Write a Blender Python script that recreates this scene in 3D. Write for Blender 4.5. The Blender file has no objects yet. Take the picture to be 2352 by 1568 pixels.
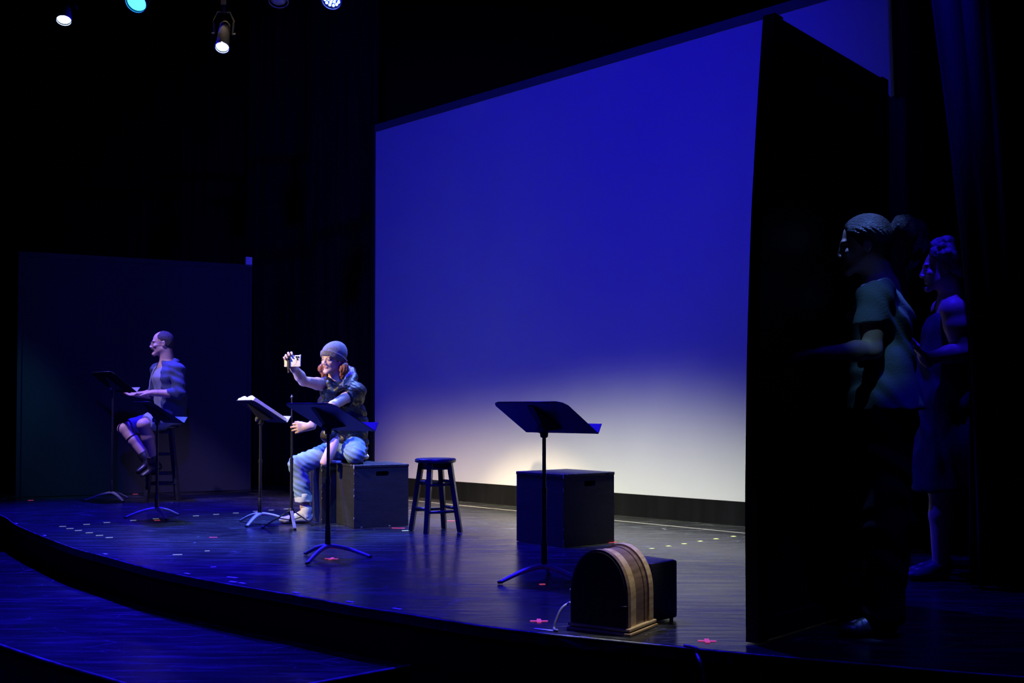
import bpy, bmesh, math, random
import numpy as np
from mathutils import Vector, Matrix

random.seed(7)
C = bpy.context.scene
COL = C.collection
PI = math.pi

# ------------------------------------------------------------------ camera
F_PX, CAM_Z, PITCH, HOR = 2500.0, 0.9, math.radians(1.5), 938.0
CX = 1176.0
CY = HOR - F_PX * math.tan(PITCH)            # principal row
cam = bpy.data.objects.new('camera', bpy.data.cameras.new('camera'))
COL.objects.link(cam)
cam.location = (0, 0, CAM_Z)
cam.rotation_euler = (PI / 2 + PITCH, 0, 0)
cam.data.sensor_width = 36.0
cam.data.lens = 36.0 * F_PX / 2352.0
cam.data.shift_y = (CY - 784.0) / 2352.0
cam.data.clip_start = 0.05
C.camera = cam

# ------------------------------------------------------------------ world, exposure
w = bpy.data.worlds.new('world')
C.world = w
w.use_nodes = True
w.node_tree.nodes['Background'].inputs[0].default_value = (0.10, 0.07, 1.0, 1)
w.node_tree.nodes['Background'].inputs[1].default_value = 0.004
C.view_settings.view_transform = 'Standard'
C.view_settings.look = 'None'
C.view_settings.gamma = 1.0
C.view_settings.use_curve_mapping = False
C.view_settings.exposure = 0.0
C.cycles.use_denoising = True
C.cycles.max_bounces = 6
C.cycles.caustics_reflective = False
C.cycles.caustics_refractive = False

# ------------------------------------------------------------------ stage lights
def spot(name, loc, target, power, color, deg, blend=0.5, size=0.08):
    d = bpy.data.lights.new(name, 'SPOT')
    d.energy = power
    d.color = color
    d.spot_size = math.radians(deg)
    d.spot_blend = blend
    d.shadow_soft_size = size
    o = bpy.data.objects.new(name, d)
    COL.objects.link(o)
    o.location = loc
    o.rotation_euler = (Vector(target) - Vector(loc)).to_track_quat('-Z', 'Y').to_euler()
    return o

BLUE = (0.014, 0.006, 1.0)
WARM = (1.0, 0.92, 0.45)
STEEL = (0.30, 0.50, 1.0)
# deep blue wash on the projection screen, from the front-of-house pipe
spot('screen_wash_blue', (-0.2, -1.0, 6.2), (-0.6, 10.7, 2.2), 2900, (0.010, 0.004, 1.0), 46, 1.0, 0.15)
spot('screen_wash_pale_far', (-3.2, 6.6, 5.6), (-0.9, 11.1, 1.6), 2.5, (0.75, 1.0, 0.3), 50, 1.0, 0.2)
spot('screen_wash_pale_near', (0.2, 4.2, 5.6), (2.2, 8.0, 1.6), 2, (0.75, 1.0, 0.3), 52, 1.0, 0.2)
# warm white pools along the foot of the screen, from a row of lamps hung just downstage of it
def lerp_table(u, tab):
    return [float(np.interp(u, [r[0] for r in tab], [r[k] for r in tab])) for k in range(1, len(tab[0]))]
POOLS = [  # along the screen: power, colour, throw of the beam centre in front of the screen
    (0.40, 820, 1.00, 0.74, 0.46, 0.82), (1.50, 1500, 1.00, 0.82, 0.50, 0.80), (2.35, 1500, 1.00, 0.93, 0.50, 0.76),
    (3.15, 1250, 0.98, 1.00, 0.60, 0.70), (3.90, 1150, 0.98, 1.00, 0.70, 0.68), (4.90, 1050, 0.96, 1.00, 0.74, 0.80)]
for i in range(11):
    u_ = 0.42 + 0.45 * i
    pw, cr, cg, cb, th = lerp_table(u_, POOLS)
    q = lambda d: (-1.457 + 0.706 * u_ - 0.709 * d, 11.6 - 0.709 * u_ - 0.706 * d)
    spot('screen_pool', (*q(2.3), 5.6), (*q(th), 0.0), pw * 1.15, (cr, cg, cb), 24, 0.8, 0.14)
# blue down light on the stage
spot('stage_blue_middle', (-0.7, 7.0, 5.6), (-0.6, 6.2, 0), 3500, BLUE, 66, 0.8, 0.12)
spot('stage_blue_left', (-3.7, 10.8, 5.6), (-2.9, 8.5, 0), 7500, BLUE, 60, 0.8, 0.12)
spot('stage_blue_front', (-1.6, 2.4, 5.6), (-1.5, 4.6, -0.2), 380, BLUE, 50, 0.9, 0.12)
spot('stage_steel_left', (-2.6, 9.5, 3.9), (-1.95, 8.35, 0.4), 900, STEEL, 44, 0.9, 0.05)
# the seated performer's key light and back light
spot('key_warm', (-5.5, 5.7, 4.0), (-1.45, 8.6, 0.72), 2300, (1.0, 0.77, 0.44), 16.5, 0.6, 0.06)
spot('back_blue', (-0.4, 10.4, 4.8), (-1.3, 8.7, 0.9), 2600, (0.12, 0.22, 1.0), 26, 0.6, 0.06)
spot('knee_steel', (-1.0, 5.8, 5.8), (-1.22, 8.45, 0.55), 800, (0.20, 0.48, 1.0), 13, 0.7, 0.06)
spot('page_white', (-4.1, 10.0, 4.3), (-2.0, 8.6, 0.90), 1000, (0.85, 0.92, 1.0), 6, 0.6, 0.05)
# the man at far left and the flat behind him
spot('man_violet', (-5.0, 8.5, 5.6), (-3.62, 10.72, 1.1), 1900, (0.42, 0.34, 1.0), 16, 0.7, 0.06)
spot('flat_teal', (-5.9, 8.9, 4.6), (-4.78, 11.02, 0.7), 420, (0.08, 0.55, 0.8), 15, 1.0, 0.1)
# the wings on the right
spot('wing_hair', (1.25, 4.72, 5.5), (1.46, 4.45, 1.66), 1500, (0.12, 0.25, 1.0), 4.4, 0.7, 0.05)
spot('wing_steel', (0.2, 1.8, 4.6), (1.42, 4.26, 1.23), 170, (0.20, 0.50, 1.0), 3.5, 0.6, 0.05)
spot('wing_blue', (1.75, 5.0, 5.6), (2.38, 5.85, 1.62), 1300, BLUE, 10.5, 0.6, 0.05)
spot('wing_floor_blue', (2.0, 3.0, 5.4), (2.15, 4.0, 0.0), 300, BLUE, 29, 0.9, 0.1)
# low light over the upstage side of the radio
spot('radio_pale', (1.30, 4.45, 5.6), (0.46, 4.40, 0.25), 1300, (0.95, 0.92, 0.85), 6.5, 0.8, 0.05)

# ------------------------------------------------------------------ pixel -> place
_f = Vector((0, math.cos(PITCH), math.sin(PITCH)))
_u = Vector((0, -math.sin(PITCH), math.cos(PITCH)))
def ray(px, py):
    return Vector((1, 0, 0)) * ((px - CX) / F_PX) + _u * (-(py - CY) / F_PX) + _f
def G(px, py, z=0.0):
    r = ray(px, py); t = (z - CAM_Z) / r.z
    return Vector((r.x * t, r.y * t, z))
def P(px, py, Y):
    r = ray(px, py); t = Y / r.y
    return Vector((r.x * t, Y, CAM_Z + r.z * t))

# ------------------------------------------------------------------ materials
MATS = {}
def mat(name, color, rough=0.6, metal=0.0, noise=None, bump=None, emit=None, spec=0.5, attr=False, sheen=0.0):
    if name in MATS:
        return MATS[name]
    m = bpy.data.materials.new(name)
    m.use_nodes = True
    nt = m.node_tree; N = nt.nodes; L = nt.links
    b = N['Principled BSDF']
    b.inputs['Base Color'].default_value = (*color, 1)
    b.inputs['Roughness'].default_value = rough
    b.inputs['Metallic'].default_value = metal
    b.inputs['Specular IOR Level'].default_value = spec
    b.inputs['Sheen Weight'].default_value = sheen
    if emit:
        b.inputs['Emission Color'].default_value = (*emit[0], 1)
        b.inputs['Emission Strength'].default_value = emit[1]
    tc = N.new('ShaderNodeTexCoord')
    if attr:
        a = N.new('ShaderNodeAttribute'); a.attribute_name = 'Col'
        L.new(a.outputs['Color'], b.inputs['Base Color'])
    if noise:                                   # (scale, colour2, (sx,sy,sz))
        mp = N.new('ShaderNodeMapping'); mp.inputs['Scale'].default_value = noise[2]
        nz = N.new('ShaderNodeTexNoise'); nz.inputs['Scale'].default_value = noise[0]
        nz.inputs['Detail'].default_value = 6
        rp = N.new('ShaderNodeValToRGB')
        rp.color_ramp.elements[0].position = 0.35; rp.color_ramp.elements[1].position = 0.68
        rp.color_ramp.elements[0].color = (*color, 1); rp.color_ramp.elements[1].color = (*noise[1], 1)
        L.new(tc.outputs['Object'], mp.inputs[0]); L.new(mp.outputs[0], nz.inputs[0])
        L.new(nz.outputs[0], rp.inputs[0]); L.new(rp.outputs[0], b.inputs['Base Color'])
    if bump:                                    # (scale, strength, (sx,sy,sz))
        mp = N.new('ShaderNodeMapping'); mp.inputs['Scale'].default_value = bump[2]
        nz = N.new('ShaderNodeTexNoise'); nz.inputs['Scale'].default_value = bump[0]
        nz.inputs['Detail'].default_value = 5
        bp = N.new('ShaderNodeBump'); bp.inputs['Strength'].default_value = bump[1]; bp.inputs['Distance'].default_value = 0.01
        L.new(tc.outputs['Object'], mp.inputs[0]); L.new(mp.outputs[0], nz.inputs[0])
        L.new(nz.outputs[0], bp.inputs['Height']); L.new(bp.outputs[0], b.inputs['Normal'])
    MATS[name] = m
    return m

one = (1, 1, 1)
M_BLACK = mat('black_paint', (0.012, 0.012, 0.013), 0.5, bump=(60, 0.15, one))
M_STAND = mat('stand_black', (0.014, 0.014, 0.018), 0.42, bump=(300, 0.05, one))
M_STEEL = mat('leg_grey_metal', (0.52, 0.52, 0.54), 0.42, 0.0, bump=(120, 0.1, one))
M_BOX = mat('box_black_paint', (0.013, 0.0135, 0.016), 0.55, noise=(5, (0.02, 0.021, 0.025), (1, 1, 6)), bump=(40, 0.25, (1, 1, 8)))
M_CHIP = mat('bare_wood_chip', (0.55, 0.5, 0.45), 0.8)
M_VELOUR = mat('black_velour', (0.005, 0.005, 0.006), 0.95, noise=(3, (0.009, 0.009, 0.011), (4, 4, 0.4)), spec=0.1)
M_SHADE = mat('blue_masking_cloth', (0.02, 0.023, 0.033), 0.95, noise=(3, (0.033, 0.04, 0.053), (4, 4, 0.4)), spec=0.1)
M_FLAT = mat('scenic_flat_cloth', (0.035, 0.035, 0.045), 0.9, noise=(1.2, (0.05, 0.05, 0.065), (1, 1, 0.4)), spec=0.1)
M_SCREEN = mat('screen_cloth', (0.80, 0.79, 0.78), 0.95, noise=(0.7, (0.74, 0.74, 0.74), (1, 1, 0.5)), bump=(200, 0.05, one), spec=0.05)
M_HEM = mat('screen_hem', (0.10, 0.11, 0.12), 0.9, bump=(80, 0.1, one))
M_WALL = mat('black_wall', (0.008, 0.008, 0.009), 0.9, bump=(10, 0.1, one), spec=0.1)
M_PAPER = mat('white_paper', (0.85, 0.84, 0.8), 0.7, bump=(60, 0.05, one))
M_WHITE = mat('phone_white', (0.82, 0.78, 0.66), 0.35)
M_LENS = mat('lens_black', (0.01, 0.01, 0.012), 0.1)
M_STEELBRIGHT = mat('bright_steel', (0.6, 0.6, 0.62), 0.25, 0.9)

# ------------------------------------------------------------------ objects
WORLD = {}
def link(o):
    COL.objects.link(o); return o
def tag(o, label, cat, group=None, kind=None):
    o['label'] = label; o['category'] = cat
    if group: o['group'] = group
    if kind: o['kind'] = kind
    return o
def thing(name, label, cat, loc=(0, 0, 0), rz=0.0, group=None):
    o = link(bpy.data.objects.new(name, None))
    o.empty_display_size = 0.1
    o.location = loc; o.rotation_euler = (0, 0, rz)
    WORLD[o.name] = Matrix.Translation(Vector(loc)) @ Matrix.Rotation(rz, 4, 'Z')
    return tag(o, label, cat, group)
def copy_tree(o, parent=None):
    c = link(o.copy()); c.parent = parent
    for ch in list(o.children): copy_tree(ch, c)
    return c
def attach(o, parent):
    if parent is not None:
        o.parent = parent
        WORLD[o.name] = WORLD.get(parent.name, Matrix())
    else:
        WORLD[o.name] = Matrix()
    return o

class MB:
    def __init__(s): s.v = []; s.f = []
    def add(s, vs, fs):
        n = len(s.v); s.v += [Vector(v) for v in vs]; s.f += [tuple(i + n for i in f) for f in fs]
    def box(s, c, d, R=None, bev=0.0):
        bm = bmesh.new(); bmesh.ops.create_cube(bm, size=1)
        for v in bm.verts: v.co = Vector((v.co.x * d[0], v.co.y * d[1], v.co.z * d[2]))
        if bev: bmesh.ops.bevel(bm, geom=bm.edges[:], offset=bev, segments=2, affect='EDGES', profile=0.6)
        s.bm(bm, c, R)
    def bm(s, bm, c=(0, 0, 0), R=None):
        c = Vector(c); bm.verts.index_update()
        vs = [(R @ v.co if R else v.co.copy()) + c for v in bm.verts]
        s.add(vs, [[v.index for v in f.verts] for f in bm.faces]); bm.free()
    def tube(s, path, r, n=10, flat=None):
        path = [Vector(p) for p in path]; k = len(path)
        rs = r if isinstance(r, (list, tuple)) else [r] * k
        vs = []; up = None
        for i, p in enumerate(path):
            t = (path[min(i + 1, k - 1)] - path[max(i - 1, 0)]).normalized()
            if up is None:
                up = Vector((0, 0, 1)) if abs(t.z) < 0.9 else Vector((1, 0, 0))
            a = t.cross(up).normalized(); b = a.cross(t).normalized(); up = b
            for j in range(n):
                th = 2 * PI * j / n
                vs.append(p + a * math.cos(th) * rs[i] + b * math.sin(th) * rs[i] * (flat or 1))
        fs = [(i * n + j, i * n + (j + 1) % n, (i + 1) * n + (j + 1) % n, (i + 1) * n + j) for i in range(k - 1) for j in range(n)]
        fs += [tuple(range(n - 1, -1, -1)), tuple((k - 1) * n + j for j in range(n))]
        s.add(vs, fs)
    def lathe(s, prof, c=(0, 0, 0), R=None, n=24, caps=True):
        c = Vector(c); vs = []
        for (r, z) in prof:
            for j in range(n):
                v = Vector((r * math.cos(2 * PI * j / n), r * math.sin(2 * PI * j / n), z))
                vs.append((R @ v if R else v) + c)
        k = len(prof)
        fs = [(i * n + j, i * n + (j + 1) % n, (i + 1) * n + (j + 1) % n, (i + 1) * n + j) for i in range(k - 1) for j in range(n)]
        if caps: fs += [tuple(range(n - 1, -1, -1)), tuple((k - 1) * n + j for j in range(n))]
        s.add(vs, fs)
    def prism(s, pts, z0, z1, fn=None):
        n = len(pts); fn = fn or (lambda x, y, z: Vector((x, y, z)))
        vs = [fn(x, y, z0) for x, y in pts] + [fn(x, y, z1) for x, y in pts]
        fs = [tuple(range(n - 1, -1, -1)), tuple(range(n, 2 * n))]
        fs += [(i, (i + 1) % n, n + (i + 1) % n, n + i) for i in range(n)]
        s.add(vs, fs)
    def build(s, name, m, parent=None, smooth=False, world=False, fix=True):
        me = bpy.data.meshes.new(name)
        vs = s.v
        if world and parent is not None:
            inv = WORLD[parent.name].inverted(); vs = [inv @ v for v in vs]
        me.from_pydata([tuple(v) for v in vs], [], s.f)
        if fix:
            bm = bmesh.new(); bm.from_mesh(me); bmesh.ops.recalc_face_normals(bm, faces=bm.faces[:]); bm.to_mesh(me); bm.free()
        me.materials.append(m)
        if smooth:
            me.polygons.foreach_set('use_smooth', [True] * len(me.polygons))
            try: me.set_sharp_from_angle(angle=math.radians(smooth if smooth is not True else 180))
            except Exception: pass
        me.update()
        return attach(link(bpy.data.objects.new(name, me)), parent)

def structure(o, label=None):
    o['kind'] = 'structure'
    if label: o['label'] = label
    return o

def catmull(pts, n=8):
    pts = [Vector(p) for p in pts]; out = []
    for i in range(len(pts) - 1):
        p0 = pts[max(i - 1, 0)]; p1 = pts[i]; p2 = pts[i + 1]; p3 = pts[min(i + 2, len(pts) - 1)]
        for k in range(n):
            t = k / n
            out.append(0.5 * ((2 * p1) + (p2 - p0) * t + (2 * p0 - 5 * p1 + 4 * p2 - p3) * t * t + (3 * p1 - p0 - 3 * p2 + p3) * t ** 3))
    out.append(pts[-1])
    return out

# ------------------------------------------------------------------ the stage
def floor_material():
    m = bpy.data.materials.new('stage_floor_paint'); m.use_nodes = True
    nt = m.node_tree; N = nt.nodes; L = nt.links; b = N['Principled BSDF']
    tc = N.new('ShaderNodeTexCoord')
    def mapping(scale, rot=0.0):
        mp = N.new('ShaderNodeMapping'); mp.inputs['Scale'].default_value = scale; mp.inputs['Rotation'].default_value = (0, 0, rot)
        L.new(tc.outputs['Object'], mp.inputs[0]); return mp
    def noise(scale, sc, detail=5, rot=0.0, dist=0.0):
        nz = N.new('ShaderNodeTexNoise'); nz.inputs['Scale'].default_value = sc; nz.inputs['Detail'].default_value = detail
        nz.inputs['Distortion'].default_value = dist
        L.new(mapping(scale, rot).outputs[0], nz.inputs[0]); return nz.outputs[0]
    def ramp(v, a, bb):
        r = N.new('ShaderNodeMapRange'); r.inputs[1].default_value = a; r.inputs[2].default_value = bb
        r.clamp = True; L.new(v, r.inputs[0]); return r.outputs[0]
    def math_(op, a, bb):
        n = N.new('ShaderNodeMath'); n.operation = op
        for i, x in enumerate((a, bb)):
            if isinstance(x, float): n.inputs[i].default_value = x
            else: L.new(x, n.inputs[i])
        return n.outputs[0]
    streak = noise((1.0, 7.0, 1), 2.6, 8, 0.5, 0.3)
    patch = noise((1, 1, 1), 0.9, 4)
    # fine scratches: thin cell borders, stretched and broken up
    tot = None
    for k, (rot, sc, st) in enumerate([(0.2, 1.3, (1, 3.2, 1)), (1.0, 1.6, (1, 4.0, 1)), (-0.7, 1.1, (1, 4.5, 1)), (2.1, 2.2, (1, 3.0, 1))]):
        vo = N.new('ShaderNodeTexVoronoi'); vo.feature = 'DISTANCE_TO_EDGE'; vo.inputs['Scale'].default_value = sc
        L.new(mapping(st, rot).outputs[0], vo.inputs['Vector'])
        line = ramp(vo.outputs['Distance'], 0.010, 0.003)
        brk = ramp(noise((1, 1, 1), 2.3 + k, 6, rot), 0.52, 0.66)
        s_ = math_('MULTIPLY', line, brk)
        tot = s_ if tot is None else math_('MAXIMUM', tot, s_)
    dust = ramp(noise((1, 1, 1), 48, 2), 0.70, 0.75)
    wear = math_('MAXIMUM', math_('MULTIPLY', tot, 0.55), math_('MULTIPLY', dust, 0.7))
    wear = math_('MAXIMUM', wear, math_('MULTIPLY', ramp(streak, 0.5, 0.8), 0.16))
    mix = N.new('ShaderNodeMix'); mix.data_type = 'RGBA'
    mix.inputs[6].default_value = (0.014, 0.0145, 0.017, 1); mix.inputs[7].default_value = (0.23, 0.25, 0.27, 1)
    L.new(wear, mix.inputs[0]); L.new(mix.outputs[2], b.inputs['Base Color'])
    rough = math_('ADD', math_('MULTIPLY', streak, 0.26), 0.10)
    rough = math_('ADD', rough, math_('MULTIPLY', ramp(patch, 0.4, 0.7), 0.08))
    L.new(rough, b.inputs['Roughness'])
    bp = N.new('ShaderNodeBump'); bp.inputs['Strength'].default_value = 0.18; bp.inputs['Distance'].default_value = 0.01
    L.new(streak, bp.inputs['Height']); L.new(bp.outputs[0], b.inputs['Normal'])
    return m
M_FLOOR = floor_material()
M_SKIRT = mat('stage_skirt_cloth', (0.006, 0.006, 0.007), 0.9, bump=(20, 0.2, one), spec=0.1)
M_NOSING = mat('stage_nosing', (0.05, 0.055, 0.06), 0.35, noise=(9, (0.35, 0.37, 0.4), (1, 1, 1)), bump=(30, 0.5, one))

edge_px = [(0, 1181), (38, 1204), (101, 1231), (171, 1257), (242, 1276), (337, 1302), (428, 1321), (553, 1344), (680, 1365),
           (808, 1388), (914, 1404), (1091, 1432), (1244, 1451), (1436, 1470), (1550, 1482), (1727, 1499), (1998, 1522), (2352, 1551)]
edge = [Vector((-7.5, 13.5, 0)), Vector((-6.3, 11.6, 0)), Vector((-5.1, 10.1, 0))] + [G(*p) for p in edge_px] + [Vector((3.2, 3.2, 0)), Vector((7.0, 2.9, 0))]
edge = catmull(edge, 5)
b = MB()
pts = [(v.x, v.y) for v in edge] + [(7, 15), (-7.5, 15)]
b.prism(pts, -0.05, 0.0)
floor = structure(b.build('floor', M_FLOOR), 'black painted thrust stage floor, glossy and scratched')
b = MB()                                          # the black face under the stage edge
inn = [Vector((v.x, v.y + 0.03, 0)) for v in edge]
out = [Vector((v.x + 0.0, v.y + 0.015, 0)) for v in edge]
n = len(edge)
vs = [Vector((p.x, p.y, -0.05)) for p in out] + [Vector((p.x, p.y, -1.2)) for p in out] + [Vector((p.x, p.y + .05, -0.05)) for p in inn] + [Vector((p.x, p.y + .05, -1.2)) for p in inn]
fs = []
for i in range(n - 1):
    fs += [(i, i + 1, n + i + 1, n + i), (2 * n + i, 3 * n + i, 3 * n + i + 1, 2 * n + i + 1), (i, 2 * n + i, 2 * n + i + 1, i + 1), (n + i, n + i + 1, 3 * n + i + 1, 3 * n + i)]
b.add(vs, fs)
structure(b.build('trim_1', M_SKIRT), 'black cloth face below the stage edge')
b = MB()
b.tube([(v.x, v.y + 0.001, -0.007) for v in edge], 0.006, 8)
b.tube([(v.x, v.y + 0.006, -0.045) for v in edge], 0.005, 6)
structure(b.build('trim_2', M_NOSING, smooth=True), 'worn nosing along the curved stage edge')

# lower curved step in front of the stage
def arc_normals(pl):
    out = []
    for i, p in enumerate(pl):
        t = (pl[min(i + 1, len(pl) - 1)] - pl[max(i - 1, 0)]).normalized()
        out.append(Vector((t.y, -t.x, 0)))
    return out
nor = arc_normals(edge)
left_i = min(range(n), key=lambda i: (edge[i] - Vector((-3.96, 8.61, 0))).length)
right_i = min(range(n), key=lambda i: (edge[i] - G(945, 1518, -0.23)).length)
ring_in = [edge[i].copy() for i in range(left_i, right_i + 1)]
ring_out = [edge[i] + nor[i] * 0.95 * (-1 if nor[i].y > 0 else 1) for i in range(left_i, right_i + 1)]
ring_in[-1] = G(958, 1524, -0.23); ring_out[-1] = G(700, 1572, -0.23) + (G(700, 1572, -0.23) - G(958, 1524, -0.23)) * 0.75
b = MB()
b.prism([(v.x, v.y + 0.01) for v in ring_in] + [(v.x, v.y) for v in reversed(ring_out)], -0.46, -0.23)
structure(b.build('step', M_FLOOR), 'lower curved black step in front of the stage')
b = MB(); b.tube([(v.x, v.y, -0.235) for v in ring_out[:-1]], 0.008, 6)
b.tube([(ring_in[-1].x, ring_in[-1].y, -0.233), (ring_out[-1].x, ring_out[-1].y, -0.233)], 0.008, 6)
structure(b.build('trim_3', M_NOSING, smooth=True), 'worn edge of the lower step')
b = MB(); b.box((0, 5, -1.25), (16, 20, 0.1))
structure(b.build('floor_pit', M_WALL), 'dark auditorium floor below the stage')
for nm, c, d, lb in (('wall_back', (0, 15.1, 2.5), (16, 0.2, 8), 'black back wall of the theatre'),
                     ('wall_left', (-7.6, 6, 2.5), (0.2, 18.4, 8), 'black left side wall'),
                     ('wall_right', (7.1, 6, 2.5), (0.2, 18.4, 8), 'black right side wall'),
                     ('ceiling', (0, 6, 6.6), (16, 18.4, 0.2), 'black ceiling of the stage house')):
    b = MB(); b.box(c, d); structure(b.build(nm, M_WALL), lb)

# ------------------------------------------------------------------ projection screen
SL = G(862, 1132); SR0 = G(1727, 1209)
sd = (SR0 - SL).normalized(); sn = Vector((sd.y, -sd.x, 0))      # sn points towards the stage
if sn.y > 0: sn = -sn
SLEN = 6.3
t = thing('projection_screen', 'tall white projection screen lit deep blue above a pale pool', 'screen', tuple(SL))
def scr(u, z, d=0.0): return SL + sd * u + Vector((0, 0, z)) - sn * d
ZB, ZT = 0.185, 3.87
b = MB()
nu, nv = 40, 24
vs = []; fs = []
for i in range(nu + 1):
    for j in range(nv + 1):
        u = SLEN * i / nu; z = ZB + (ZT - ZB) * j / nv
        vs.append(scr(u, z, 0.0))
for i in range(nu):
    for j in range(nv):
        a = i * (nv + 1) + j; fs.append((a, a + nv + 1, a + nv + 2, a + 1))
b.add(vs, fs)
so = b.build('screen_cloth', M_SCREEN, t, world=True)
md = so.modifiers.new('thick', 'SOLIDIFY'); md.thickness = 0.01
def slab(b, u0, u1, z0, z1, d0, d1):
    b.add([scr(u, z, d) for d in (d0, d1) for u, z in ((u0, z0), (u1, z0), (u1, z1), (u0, z1))],
          [(0, 1, 2, 3), (7, 6, 5, 4), (0, 4, 5, 1), (1, 5, 6, 2), (2, 6, 7, 3), (3, 7, 4, 0)])
b = MB(); slab(b, -0.02, SLEN, ZT, ZT + 0.075, -0.02, 0.03); b.build('top_hem', M_HEM, t, world=True)
b = MB(); slab(b, -0.02, SLEN, 0.0, ZB, -0.03, 0.03); b.build('bottom_rail', M_VELOUR, t, world=True)['label'] = 'black bottom rail'
b = MB(); slab(b, -0.05, 0.0, 0.0, ZT + 0.075, -0.03, 0.03); b.build('side_rail', M_BLACK, t, world=True)

# ------------------------------------------------------------------ curtains and flats
def curtain(name, label, path, z0, z1, folds, amp, m, lean=None, group=None):
    """pleated cloth hanging along a floor path; lean(s, z) shifts it along the path"""
    p0, p1 = Vector(path[0]), Vector(path[1]); d = p1 - p0; ln = d.length; d.normalize(); nn = Vector((-d.y, d.x, 0))
    nu_, nv_ = folds * 10, 14
    b = MB(); vs = []; fs = []
    rnd = random.Random(hash(name) % 1000 + folds); ph = [rnd.uniform(0.7, 1.3) for _ in range(folds + 2)]
    for i in range(nu_ + 1):
        s = i / nu_; k = min(int(s * folds), folds - 1); q = s * folds
        for j in range(nv_ + 1):
            z = z0 + (z1 - z0) * j / nv_
            off = amp * ph[k] * math.sin(2 * PI * q) + 0.25 * amp * math.sin(2 * PI * q * 2.3 + 3 * z)
            sh = lean(s, z) if lean else 0
            v = p0 + d * (s * ln + sh + 0.02 * math.sin(q * 5 + z)) + nn * off
            vs.append((v.x, v.y, z))
    for i in range(nu_):
        for j in range(nv_):
            a = i * (nv_ + 1) + j; fs.append((a, a + nv_ + 1, a + nv_ + 2, a + 1))
    b.add(vs, fs)
    o = b.build(name, m, smooth=True)
    mo = o.modifiers.new('thick', 'SOLIDIFY'); mo.thickness = 0.008
    return tag(o, label, 'curtain', group)

def Lx(px, Y): return Vector(((px - CX) / F_PX * Y, Y, 0))
curtain('curtain', 'black pleated curtain between the left flat and the screen', (Lx(570, 12.9), Lx(735, 12.7)), 0.01, 5.9, 7, 0.05, M_VELOUR)
curtain('curtain', 'black leg curtain hanging just left of the blue screen', (Lx(716, 12.4), Lx(868, 11.75)), 0.01, 5.9, 6, 0.05, M_VELOUR)
curtain('curtain', 'wide black back curtain above and left of the far flat', (Vector((-6.8, 14.2, 0)), Vector((-2.4, 14.2, 0))), 0.01, 6.2, 26, 0.06, M_VELOUR)
curtain('curtain', 'black leg curtain cutting off the right end of the screen', (Lx(2058, 6.9), Lx(2420, 6.5)), 0.01, 5.4, 9, 0.05, M_VELOUR)
def lean_r(s, z):
    # left edge drawn aside: wide at the top, gathered lower down
    y = 938 - (z - 0.9) / 5.5 * 2500
    tx = np.interp(y, [-200, 0, 500, 650, 900, 1400], [2140, 2152, 2200, 2211, 2218, 2221])
    return (tx - 2215) / 2500 * 5.5 * (1 - s)
curtain('curtain', 'near black side curtain at the right edge, hiding half of a performer', (Lx(2215, 5.5), Lx(2480, 5.35)), 0.01, 4.2, 6, 0.045, M_SHADE, lean_r)
curtain('curtain', 'short blue-lit cloth panel showing above the black flat', (Lx(2012, 6.25), Lx(2078, 6.35)), 0.01, 2.72, 4, 0.02, M_SHADE)

# right masking flat
FA = G(1729, 1479); FB_top = P(2030, 180, 5.05)
FBx = Vector((FB_top.x, FB_top.y, 0)); fd = (FBx - FA).normalized(); fl = (FBx - FA).length
fnrm = Vector((fd.y, -fd.x, 0))
t = thing('masking_flat', 'tall black masking flat standing on edge at the right of the stage', 'flat', tuple(FA))
ZF = 2.43
def bow(z):
    y = 938 - (z - 0.9) / FA.y * 2500
    return (np.interp(y, [13, 250, 500, 800, 1157, 1479], [1778, 1761, 1746, 1735, 1728.5, 1729]) - 1729) / 2500 * FA.y
def flat_pt(u, z, d): 
    v = FA + fd * (u * fl) + fnrm * d
    return Vector((v.x + bow(z) * (1 - u), v.y, z))
b = MB(); vs = []; fs = []; nz_ = 16
for j in range(nz_ + 1):
    z = 0.005 + (ZF - 0.005) * j / nz_
    vs += [flat_pt(0, z, 0.0), flat_pt(1, z, 0.0), flat_pt(1, z, -0.03), flat_pt(0, z, -0.03)]
for j in range(nz_):
    for k in range(4):
        a = j * 4 + k; c = j * 4 + (k + 1) % 4; fs.append((a, c, c + 4, a + 4))
fs += [(3, 2, 1, 0), (nz_ * 4, nz_ * 4 + 1, nz_ * 4 + 2, nz_ * 4 + 3)]
b.add(vs, fs); b.build('panel', M_BLACK, t, world=True)
for u0 in (0.0, 0.94):
    b = MB(); vs = []; fs = []
    for j in range(nz_ + 1):
        z = 0.005 + (ZF - 0.005) * j / nz_
        vs += [flat_pt(u0, z, 0.0), flat_pt(u0 + .06, z, 0.0), flat_pt(u0 + .06, z, 0.022), flat_pt(u0, z, 0.022)]
    for j in range(nz_):
        for k in range(4):
            a = j * 4 + k; c = j * 4 + (k + 1) % 4; fs.append((a, c, c + 4, a + 4))
    fs += [(3, 2, 1, 0), (nz_ * 4, nz_ * 4 + 1, nz_ * 4 + 2, nz_ * 4 + 3)]
    b.add(vs, fs); b.build('stile', M_BLACK, t, world=True)
for z0 in (0.01, 1.15, ZF - 0.09):
    b = MB(); b.add([flat_pt(u, z, d) for d in (0.0, 0.022) for u, z in ((.06, z0), (.94, z0), (.94, z0 + .08), (.06, z0 + .08))],
                    [(0, 1, 2, 3), (7, 6, 5, 4), (0, 4, 5, 1), (1, 5, 6, 2), (2, 6, 7, 3), (3, 7, 4, 0)])
    b.build('rail', M_BLACK, t, world=True)

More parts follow.
